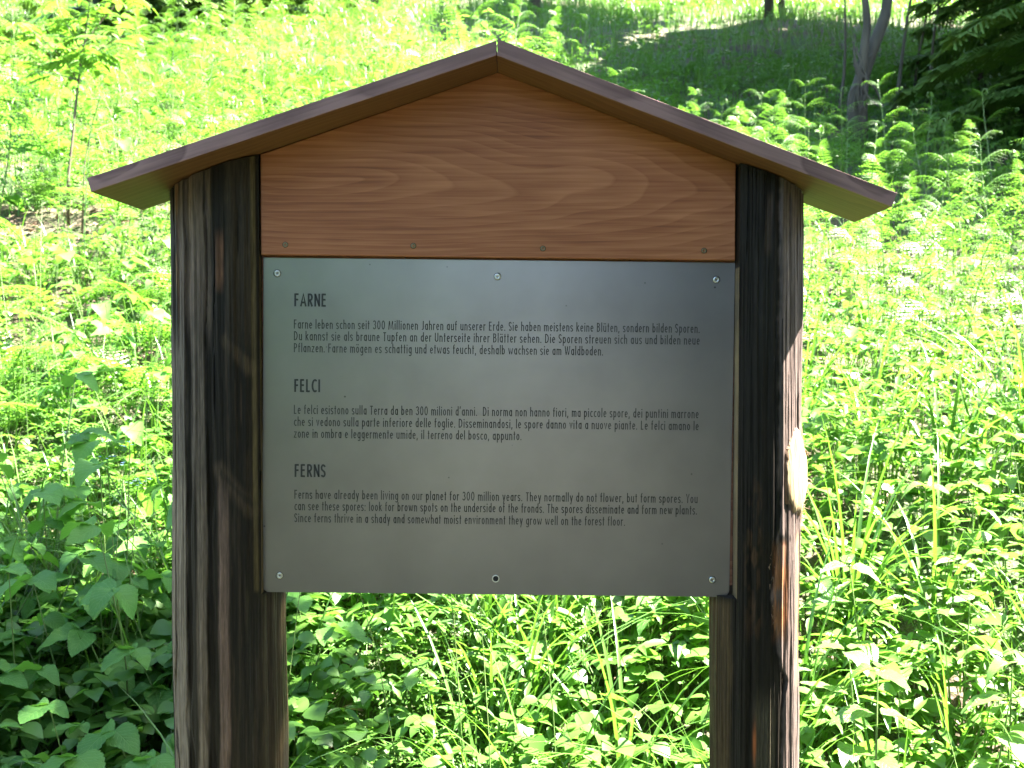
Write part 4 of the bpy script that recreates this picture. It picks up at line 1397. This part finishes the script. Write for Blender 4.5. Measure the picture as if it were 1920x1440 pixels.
def grass_array(x, y, h, wd, g, bend=.6, seg=4):
    n = len(x)
    z = ground_z(x, y) - .02
    a = g.random(n) * 2 * np.pi
    d = np.stack([np.cos(a), np.sin(a), np.zeros(n)], -1); sd = np.stack([-np.sin(a), np.cos(a), np.zeros(n)], -1)
    b_ = bend * (.3 + g.random(n))
    rows = []
    for i in range(seg):
        t = i / seg
        c = np.stack([x, y, z + h * (t - .35 * b_ * t ** 2.4)], -1) + d * (h * b_ * .7 * t ** 2)[:, None]
        w_ = (wd * (1 - t ** 2) * .5)[:, None]
        rows += [c - sd * w_, c + sd * w_]
    t = 1
    rows.append(np.stack([x, y, z + h * (t - .35 * b_)], -1) + d * (h * b_ * .7)[:, None])
    P = np.stack(rows, 1)
    k = 2 * seg + 1
    o = (np.arange(n) * k)[:, None]
    quad = np.array([(2 * i, 2 * i + 1, 2 * i + 3, 2 * i + 2) for i in range(seg - 1)])
    tri = np.array([(2 * seg - 2, 2 * seg - 1, 2 * seg)])
    return P.reshape(-1, 3), [(o[:, None] + quad[None]).reshape(-1, 4), (o[:, None] + tri[None]).reshape(-1, 3)], k


x, y, g = sample_xy(165000, 2.15, 28, .55, seed=2)
og = sstep(.35, .6, fbm(x * .35 + 2, y * .35, 71, 2)) * sstep(6.5, 10, y)
keep = g.random(len(x)) < .3 + .7 * og
keep &= ~(np.hypot((x + 3.15) / .6, (y - 5.15) / .36) < .9)
x, y = x[keep], y[keep]
h = (.22 + .3 * g.random(len(x))) * np.where(y < 3, 1.1, .9)
V, F, k = grass_array(x, y, h, .0035 + .004 * g.random(len(x)) + .0005 * (y + 2), g)
tint = np.clip(fbm(x * .6, y * .6, 75, 2) * .6 + g.random(len(x)) * .6 - .1, 0, 1)
tag(link('grass', npmesh('grass', V, F, M['grass'], {'tint': np.repeat(tint, k)})), 'fine green meadow grass growing between the plants on the slope', 'grass', kind='stuff')

# tall flowering grass stems
stalks = MB()
r3 = random.Random(31)
for x, y in spots(110, -2.4, 2.6, .3, 4.0, .08, 32):
    hgt = r3.uniform(.55, .95); a = r3.uniform(0, 6.28); ln = r3.uniform(.03, .25)
    z = float(ground_z(x, y))
    pts = [Vector((x + math.cos(a) * ln * hgt * t * t, y + math.sin(a) * ln * hgt * t * t, z + hgt * t)) for t in (0, .3, .6, .85, 1)]
    stalks.tube(pts, [.0019, .0017, .0014, .0011, .0006], 4, cap=False)
tag(link('grass_stems', stalks.mesh('grass_stems', M['stem'])), 'thin upright grass stems rising above the plants', 'grass', kind='stuff')

# dead leaves and twigs on the bare patch
x, y, g = sample_xy(9000, 3, 9, .3, half=.6, seed=5)
keep = (np.hypot((x + 3.15) / .7, (y - 5.15) / .42) < 1) | (g.random(len(x)) < .12)
x, y = x[keep], y[keep]; n = len(x)
a = g.random(n) * 6.28
d = np.stack([np.cos(a), np.sin(a), g.normal(.4, .2, n)], -1); nr = np.stack([g.normal(0, .4, n), g.normal(-.3, .4, n), np.ones(n)], -1)
V, F, T_ = leaves_array(np.stack([x, y, ground_z(x, y) + .012], -1), d, nr, .05 + .05 * g.random(n), .012 + .03 * g.random(n), g.random(n))
tag(link('leaf_litter', npmesh('leaf_litter', V, F, M['litter'], {'tint': T_})), 'brown dead leaves lying on the bare patch by the sapling', 'leaf litter', kind='stuff')

# ------------------------------------------------------------------ trees
def crown_mesh(name, n, rx, ry, rz, leaf, seed, mat='tree_leaf', holes=.4):
    g = np.random.default_rng(seed)
    p = g.normal(0, 1, (n * 3, 3)); p /= np.linalg.norm(p, axis=1, keepdims=True)
    p *= (g.random(n * 3) ** .45)[:, None]
    m_ = fbm(p[:, 0] * 2.6 + seed, p[:, 1] * 2.6 + p[:, 2] * 1.7, seed, 2) > holes
    p = p[m_][:n]
    n = len(p)
    base = p * np.array([rx, ry, rz])
    d = g.normal(0, 1, (n, 3)); d[:, 2] = d[:, 2] * .5 - .2
    nr = g.normal(0, .6, (n, 3)); nr[:, 2] += 1
    L_ = leaf * (.7 + .6 * g.random(n))
    V, F, T_ = leaves_array(base, d, nr, L_, L_ * .8, g.random(n))
    return npmesh(name, V, F, M[mat], {'tint': T_})


CROWN = [crown_mesh('crown_%d' % i, 7000, 1, 1, 1, .11, 80 + i) for i in range(3)] + [crown_mesh('crown_sparse', 1600, 1, 1, 1, .11, 91, holes=.47)]


def tree(x, y, pts, rads, crowns, label, group=None, limbs=(), name='tree', cat='tree', extra=None):
    z = float(ground_z(x, y))
    o = bpy.data.objects.new(name, None); COL.objects.link(o)
    o.location = (x, y, z)
    mb = MB()
    mb.tube(pts, rads, 10)
    for lp, lr in limbs:
        mb.tube(lp, lr, 6, cap=False)
    link('trunk', mb.mesh('trunk', M['bark']), o)
    for k, (c, s_, ci) in enumerate(crowns):
        link('crown', CROWN[ci], o, mat=Matrix.Translation(c) @ Matrix.Rotation(k * 1.3, 4, 'Z') @ Matrix.Diagonal((*s_, 1)))
    tag(o, label, cat, group)
    return o


def straight_tree(x, y, hgt, r0, crowns, label, group=None, lean=(0, 0)):
    pts = [Vector((lean[0] * t * t + .04 * math.sin(5 * t + x), lean[1] * t * t, hgt * t - .2 * (t == 0))) for t in [i / 8 for i in range(9)]]
    limbs = []
    for c, s_, ci in crowns:
        c = Vector(c)
        b0 = pts[min(8, max(2, int(8 * max(.2, (c.z - s_[2] * .8) / hgt))))]
        limbs.append(([b0, b0.lerp(c, .5) + Vector((0, 0, -.1)), c], [r0 * .4, r0 * .25, r0 * .08]))
    return tree(x, y, pts, [r0 * (1.25 if i == 0 else 1 - .085 * i) for i in range(9)], crowns, label, group, limbs)

def z_at(px, py, Y_):
    return at(px, py, Y_)


# crooked twin-stemmed tree with roots and creepers, upper right
Yt = 7.7
bt = at(1612, 196, Yt)
gx, gy = bt.x, Yt
gz = float(ground_z(gx, gy))
def tp(px, py, dy=0.0):
    q = at(px, py, Yt + dy); return Vector((q.x - gx, q.y - gy, q.z - gz))
main = [Vector((tp(1606, 196).x, 0, -.15)), tp(1608, 180), tp(1618, 140), tp(1632, 100), tp(1648, 62), tp(1660, 28), tp(1664, 0), tp(1672, -60), tp(1700, -180), tp(1730, -330)]
second = [tp(1616, 150, -.05), tp(1617, 120, -.1), tp(1622, 80, -.1), tp(1626, 40, -.12), tp(1622, 0, -.12), tp(1612, -80, -.1), tp(1590, -220)]
mb = MB()
limbs = [(second, [.05, .045, .038, .033, .03, .025, .015])]
rv = random.Random(8)
for k in range(9):      # creepers and roots winding about the foot
    p0 = tp(rv.uniform(1600, 1640), rv.uniform(60, 130), -.12)
    p1 = tp(rv.uniform(1606, 1626), rv.uniform(130, 165), -.13)
    p2 = tp(rv.uniform(1585, 1660), rv.uniform(185, 215), -.12)
    p2.z = max(p2.z, float(ground_z(gx + p2.x, gy + p2.y)) - gz)
    limbs.append(([p0, p0.lerp(p1, .5) + Vector((rv.uniform(-.05, .05), 0, 0)), p1, p1.lerp(p2, .5) + Vector((rv.uniform(-.05, .05), 0, 0)), p2], [.006, .011, .012, .011, .008]))
tree(gx, gy, main, [.11, .085, .065, .058, .052, .048, .045, .04, .03, .015],
     [((tp(1720, -420).x, .3, tp(1720, -420).z), (1.3, 1.3, 1.0), 0), ((tp(1800, -300).x, 0, tp(1800, -300).z), (.9, 1.0, .7), 1)],
     'crooked twin-stemmed tree with creepers at its foot behind the bracken', limbs=limbs)

# thin young trunks in the shade behind
for k, (ptop, pbot, Yk, r0) in enumerate((((1590, -40), (1572, 62), 8.6, .016), ((1722, -60), (1664, 150), 7.9, .018), ((1770, -60), (1740, 120), 9.4, .016), ((1844, -60), (1845, 92), 9.8, .03), ((1737, -40), (1722, 90), 9.9, .014))):
    a, b_ = at(*ptop, Yk), at(*pbot, Yk)
    z = float(ground_z(b_.x, Yk))
    o = bpy.data.objects.new('young_tree', None); COL.objects.link(o); o.location = (b_.x, Yk, z)
    top = Vector((a.x - b_.x, 0, a.z - z)); top = top * 1.25
    mb = MB(); pts = [top * t + Vector((.03 * math.sin(6 * t + k), .03 * math.cos(5 * t), -.1 * (t == 0))) for t in [i / 7 for i in range(8)]]
    mb.tube(pts, [r0 * (1.15 - .9 * i / 8) for i in range(8)], 6)
    link('trunk', mb.mesh('trunk', M['bark']), o)
    link('crown', CROWN[k % 3], o, mat=Matrix.Translation(top + Vector((0, 0, .45))) @ Matrix.Diagonal((.65, .65, .55, 1)))
    tag(o, ['thin leaning sapling just left of the crooked tree', 'thin dark sapling leaning right beside the crooked tree', 'slender sapling second right of the crooked tree', 'straight dark trunk furthest right in the tree shade', 'slender sapling in the sun gap right of the crooked tree'][k], 'tree')

# two pale trunks high on the slope
for k, (px, Yk, r0) in enumerate(((1446, 15.6, .07), (1469, 16.4, .05))):
    b_ = at(px, 20, Yk)
    straight_tree(b_.x, Yk, 7, r0, [((.3, .2, 6.4), (1.6, 1.6, 1.8), k)], ['thicker pale trunk at the top edge above the right roof board', 'thinner pale trunk at the top edge above the right roof board'][k])

# trees at the right, outside the picture, whose crowns shade the upper right and the foot of the left post
SH = 'trees standing right of the view'
straight_tree(6.4, 9.6, 7.5, .14, [((-.2, 0, 5.2), (2.5, 2.3, 2.2), 0), ((-1.5, .3, 4.4), (1.4, 1.3, 1.0), 1)], 'tall leafy tree beyond the right edge casting the deep shade', SH)
straight_tree(7.5, 6.9, 7.0, .13, [((0, .2, 4.9), (2.2, 1.6, 1.9), 1)], 'tall leafy tree beyond the right edge casting the deep shade', SH)
straight_tree(9.2, 11.5, 9.0, .16, [((0, 0, 6.2), (3.0, 2.8, 2.6), 2)], 'tall leafy tree beyond the right edge casting the deep shade', SH)
straight_tree(8.6, 14.5, 8.0, .15, [((0, 0, 5.6), (2.6, 2.2, 2.2), 1)], 'tall leafy tree beyond the right edge casting the deep shade', SH)
straight_tree(6.0, 7.4, 6, .1, [((-.3, 2.5, 4.0), (1.9, 1.6, 1.0), 0)], 'tall leafy tree beyond the right edge casting the deep shade', SH)
straight_tree(7.0, 9.0, 7, .12, [((-1.6, .8, 3.0), (1.8, 1.4, .8), 2), ((-.6, 2.6, 3.4), (2.0, 1.6, .9), 0)], 'tall leafy tree beyond the right edge casting the deep shade', SH)
straight_tree(7.7, 12.6, 7, .12, [((-2.6, -.4, 3.2), (1.8, 1.8, .9), 1), ((-4.4, .3, 3.6), (1.5, 1.6, .7), 2)], 'tall leafy tree beyond the right edge casting the deep shade', SH)
straight_tree(7.6, 10.2, 6, .12, [((-3.7, -1.3, 3.4), (1.35, 1.25, .6), 0), ((-2.1, -1.8, 3.6), (1.4, 1.3, .7), 1), ((-3.6, .8, 3.3), (1.5, 1.4, .6), 2), ((-1.8, .9, 3.6), (1.5, 1.5, .7), 0), ((-2.8, 2.9, 3.4), (1.7, 1.4, .7), 1)], 'spreading leafy tree beyond the right edge roofing over the dark hollow')
# slim tree nearer by
straight_tree(4.4, 2.3, 6.8, .06, [((-2.4, -1.2, 5.4), (.95, .72, .8), 3), ((-3.0, -.8, 4.9), (.8, .6, .5), 3), ((-1.72, -1.45, 5.5), (.66, .72, .45), 3)], 'slim leafy tree close by on the right, branches over the board', lean=(-.6, -.4))

# unseen trees added behind the viewer to keep the front of the board in shade
WB = 'unseen trees added to shade the board front'
for k, (x, y, h_, s_) in enumerate(((2.7, -2.3, 6.0, 1.45), (3.9, -3.4, 6.5, 2.0), (5.2, -4.6, 8, 2.4), (2.6, -5.6, 7.5, 2.3), (-3.6, -5.8, 7.5, 2.4), (-5.8, -3.4, 7, 2.3), (-6.6, -7.4, 9, 2.8), (5.4, -8.6, 9, 2.8), (-3, -9.8, 9, 2.8), (8.6, -3.4, 8, 2.5))):
    straight_tree(x, y, h_ * .5, .1, [((0, 0, h_ * .30), (s_ * .95, s_ * .9, s_ * .8), k % 3)] + ([((.2, -.1, h_ * .6), (s_, s_, s_ * .9), (k + 1) % 3)] if k in (0, 1, 2, 3, 9) else []) + ([((-2.0, .1, 4.5), (1.7, 1.5, .8), 2), ((-.3, 1.35, 4.3), (1.3, .5, .5), 0), ((1.4, 1.4, 4.3), (1.3, .5, .5), 1)] if k == 0 else []), 'dense unseen leafy tree added to shade the board front', WB)

# rowan sapling at the left
def pinnate(name, seed, n=5, L_=.19, mat='rowan'):
    r = random.Random(seed); mb = MB()
    path = [Vector((0, L_ * t, L_ * (.12 * t - .3 * t * t))) for t in [i / 6 for i in range(7)]]
    mb.tube(path, [.0016] * 7, 4, cap=False)
    for i in range(n):
        t = .25 + .68 * i / n
        P = path[0].lerp(path[6], t); P.z = L_ * (.12 * t - .3 * t * t)
        for sd in (-1, 1):
            leaf_blade(mb, frame((sd, .55, -.15 + .1 * r.random()), (0, 0, 1), P), L_ * .42, L_ * .15, 6, 0, .15, .25)
    leaf_blade(mb, frame((0, 1, -.35), (0, 0, 1), path[6]), L_ * .42, L_ * .16, 6, 0, .15, .25)
    return mb.mesh(name, M[mat])


PIN = [pinnate('pinnate_leaf_%d' % i, i) for i in range(3)]
Ys = 5.3
b0 = at(127, 352, Ys); gz = float(ground_z(b0.x, Ys))
sap = bpy.data.objects.new('rowan_sapling', None); COL.objects.link(sap); sap.location = (b0.x, Ys, gz)
def spn(px, py, dy=0.0):
    q = at(px, py, Ys + dy); return Vector((q.x - b0.x, dy, q.z - gz))
stem = [Vector((0, 0, -.08)), spn(128, 330), spn(137, 250), spn(143, 190), spn(148, 148), spn(156, 90), spn(165, 30), spn(172, -40)]
brs = [[spn(147, 155), spn(120, 110, -.1), spn(75, 70, -.2), spn(40, 40, -.3)], [spn(149, 140), spn(175, 100, -.1), spn(215, 75, -.2), spn(245, 60, -.25)], [spn(154, 100), spn(130, 55), spn(110, 15, .1), spn(100, -20, .1)],
       [spn(158, 80), spn(190, 40, .1), spn(220, 5, .1), spn(240, -25, .15)], [spn(150, 130), spn(150, 100, -.25), spn(160, 90, -.45)], [spn(148, 150), spn(110, 140, .2), spn(60, 130, .3)]]
mb = MB()
mb.tube(stem, [.013, .0105, .0095, .009, .008, .006, .004, .003], 7)
for q in brs:
    mb.tube(q, [.005, .004, .003, .002][:len(q)], 5, cap=False)
link('trunk', mb.mesh('sapling_stem', M['stem_brown']), sap)
rb_ = random.Random(17)
for q in brs + [stem[4:]]:
    for k in range(9):
        t = .2 + .8 * k / 8
        f = t * (len(q) - 1); i = min(int(f), len(q) - 2)
        P = q[i].lerp(q[i + 1], f - i)
        a = rb_.uniform(0, 6.28)
        d = Vector((math.cos(a), math.sin(a) * .8 - .15, rb_.uniform(-.3, .25)))
        link('leaf', rb_.choice(PIN), sap, mat=frame(d, (rb_.uniform(-.2, .2), rb_.uniform(-.4, .1), 1), P) @ Matrix.Scale(rb_.uniform(.8, 1.3), 4))
tag(sap, 'slender sapling with feathery yellow-green leaves at the upper left', 'sapling')

# second thin sapling stem beside it
b1 = at(152, 362, 5.1); gz1 = float(ground_z(b1.x, 5.1))
s2 = bpy.data.objects.new('thin_sapling', None); COL.objects.link(s2); s2.location = (b1.x, 5.1, gz1)
q = [Vector((0, 0, -.05))] + [at(px, py, 5.1) - Vector((b1.x, 5.1, gz1)) for px, py in ((158, 310), (172, 235), (188, 180))]
mb = MB(); mb.tube(q, [.006, .005, .004, .003], 5)
link('stem', mb.mesh('stem', M['stem_brown']), s2)
for k in range(7):
    a = k * 2.1; P = q[2].lerp(q[3], k / 6)
    link('leaf', PALE[k % 4], s2, mat=frame((math.cos(a), math.sin(a), .1), (0, 0, 1), P) @ Matrix.Scale(.7, 4))
tag(s2, 'very thin sapling stem just right of the feathery sapling', 'sapling')

# spruces at the top left
def twig_array(mb, path, wd, r):
    for i in range(len(path) - 1):
        a, b_ = path[i], path[i + 1]
        d = (b_ - a)
        for s_ in range(3):
            P = a + d * (s_ / 3)
            for sd in (-1, 1):
                sdv = Vector((-d.y, d.x, 0)).normalized() * sd
                l = wd * r.uniform(.7, 1.2) * (1 - .7 * (i + s_ / 3) / len(path))
                tip = P + sdv * l + d.normalized() * l * .7 + Vector((0, 0, -.35 * l))
                wv = d.normalized() * .016
                up_ = Vector((0, 0, .012))
                mb.add([P - wv, P + wv, tip + wv * .8, tip - wv * .5 - up_], [(0, 1, 2, 3)])
                # side needles of the twig
                m_ = P.lerp(tip, .55)
                for q_ in (-1, 1):
                    e_ = m_ + d.normalized() * q_ * l * .35 + sdv * l * .25 + Vector((0, 0, -.1 * l))
                    mb.add([m_ - sdv * .012, m_ + sdv * .012, e_ + sdv * .006, e_ - sdv * .006], [(0, 1, 2, 3)])


def bough(name, L_, seed):
    r = random.Random(seed); mb = MB()
    path = [Vector((.05 * math.sin(3 * t + seed) * L_, L_ * t, L_ * (.06 * t - .42 * t * t))) for t in [i / 9 for i in range(10)]]
    mb.tube(path, [.016 * (1 - .9 * i / 9) for i in range(10)], 5, cap=False)
    twig_array(mb, path, .34 * L_ / 1.2, r)
    for i in range(2, 9, 2):
        for sd in (-1, 1):
            l = .45 * L_ * (1 - i / 11)
            q = [path[i] + Vector((sd * l * t * .8, l * t * .6, -.32 * l * t * t)) for t in (0, .33, .66, 1)]
            twig_array(mb, q, .14, r)
    me = mb.mesh(name, M['spruce'])
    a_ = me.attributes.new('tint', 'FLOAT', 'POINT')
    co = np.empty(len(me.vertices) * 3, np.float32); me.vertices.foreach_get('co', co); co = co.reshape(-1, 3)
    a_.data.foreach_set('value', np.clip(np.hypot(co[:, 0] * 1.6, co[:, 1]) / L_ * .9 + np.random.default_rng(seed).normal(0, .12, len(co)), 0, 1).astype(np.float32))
    return me


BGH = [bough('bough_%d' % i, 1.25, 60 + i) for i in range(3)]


def spruce(x, y, h0, h1, hgt, s, label, seed, group=None):
    r = random.Random(seed)
    z = float(ground_z(x, y))
    o = bpy.data.objects.new('spruce', None); COL.objects.link(o); o.location = (x, y, z)
    mb = MB(); mb.tube([Vector((0, 0, hgt * t - .2 * (t == 0))) for t in (0, .1, .5, 1)], [.11, .09, .05, .01], 9)
    link('trunk', mb.mesh('trunk', M['bark']), o)
    n = int((h1 - h0) / .085)
    for k in range(n):
        zz = h0 + (h1 - h0) * k / n
        a = k * 2.4 + r.uniform(-.3, .3)
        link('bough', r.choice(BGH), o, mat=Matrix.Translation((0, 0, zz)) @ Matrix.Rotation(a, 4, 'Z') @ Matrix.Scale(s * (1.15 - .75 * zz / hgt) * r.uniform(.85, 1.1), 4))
    tag(o, label, 'tree', group)


q = at(350, 60, 14.5); spruce(q.x, 14.5, .2, 4.5, 8.0, 2.0, 'spruce with drooping boughs at the top edge left of the roof', 1)
q = at(-120, 60, 9.0); spruce(q.x, 9.0, .2, 3.8, 4.5, 1.1, 'dark spruce at the top left corner behind the sapling', 2)

spruce(4.85, 7.4, .1, 3.6, 4.6, 1.15, 'dark young spruce by the right picture edge above the bracken', 3)
spruce(5.5, 9.2, .1, 3.9, 5.0, 1.3, 'dark spruce at the top right corner behind the nearer one', 4)
straight_tree(3.6, 18.6, 8, .1, [((0, 0, 5.5), (1.6, 1.4, 1.5), 0)], 'leafy tree over the top edge dappling the slope right of the ridge', )
straight_tree(.4, 18.0, 8, .1, [((.2, 0, 6.0), (1.3, 1.2, 1.1), 1)], 'leafy tree over the top edge dappling the slope near the ridge')
straight_tree(-2.4, 17.4, 8, .1, [((.2, 0, 6.0), (1.1, 1.0, .9), 2)], 'leafy tree over the top edge dappling the slope left of the ridge')

# ------------------------------------------------------------------ small flowers
def flower_kind(seed, h, rad, n, petal):
    r = random.Random(seed)
    top = Vector((r.uniform(-.06, .06), r.uniform(-.06, .06), h))
    parts = [(stalk_mesh('flower_stalk', [((0, 0, -.04), top)], M['stem'], .0018), Matrix.Identity(4), 'stem')]
    mb = MB()
    for k in range(n):
        c = top + Vector((r.gauss(0, rad), r.gauss(0, rad), r.uniform(0, rad * .6)))
        for j in range(5):
            a = 6.283 * j / 5 + k
            d = Vector((math.cos(a), math.sin(a), .25)); sdv = Vector((-math.sin(a), math.cos(a), 0))
            l = rad * .38
            mb.add([c, c + d * l * .6 - sdv * l * .35, c + d * l, c + d * l * .6 + sdv * l * .35], [(0, 1, 2, 3)])
    parts.append((mb.mesh('flower_head', M[petal]), Matrix.Identity(4), 'flower_head'))
    return parts


FW = [flower_kind(700 + i, .55 + .08 * i, .03, 9, 'petal') for i in range(2)]
FB = [flower_kind(720 + i, .5 + .1 * i, .012, 4, 'petal_blue') for i in range(2)]
for k, (px, py, Yk) in enumerate(((1488, 130, 8.0), (1527, 142, 7.9), (1845, 118, 8.1), (1822, 136, 8.0), (1420, 118, 8.6), (1357, 100, 8.8), (1858, 122, 8.3), (1800, 52, 10))):
    q = at(px, py, Yk); s_ = 1.0
    o = plant('wildflower', FW[k % 2], q.x, Yk, k, max(.5, (q.z - float(ground_z(q.x, Yk))) / (.55 + .08 * (k % 2))) if q.z > float(ground_z(q.x, Yk)) + .2 else .9, 'white-flowered wildflower in the tree shade above the bracken', 'flower', 'white flowers in the tree shade', tilt=(0, 0))
for k, (px, py, Yk) in enumerate(((160, 708, 1.6), (190, 722, 1.7), (237, 722, 1.5), (137, 697, 1.75))):
    q = at(px, py, Yk)
    plant('wildflower', FW[k % 2], q.x, Yk, k, .75, 'tiny white wildflower among the ferns left of the board', 'flower', 'tiny white flowers on the left', tilt=(0, 0))
for k, (px, py, Yk) in enumerate(((228, 835, 1.0), (224, 858, 1.0), (192, 877, .95), (222, 912, .9))):
    q = at(px, py, Yk)
    plant('wildflower', FB[k % 2], q.x, Yk, k, max(.5, (q.z - float(ground_z(q.x, Yk))) / (.5 + .1 * (k % 2))), 'tiny blue wildflower beside the left post', 'flower', 'tiny blue flowers by the left post', tilt=(0, 0))
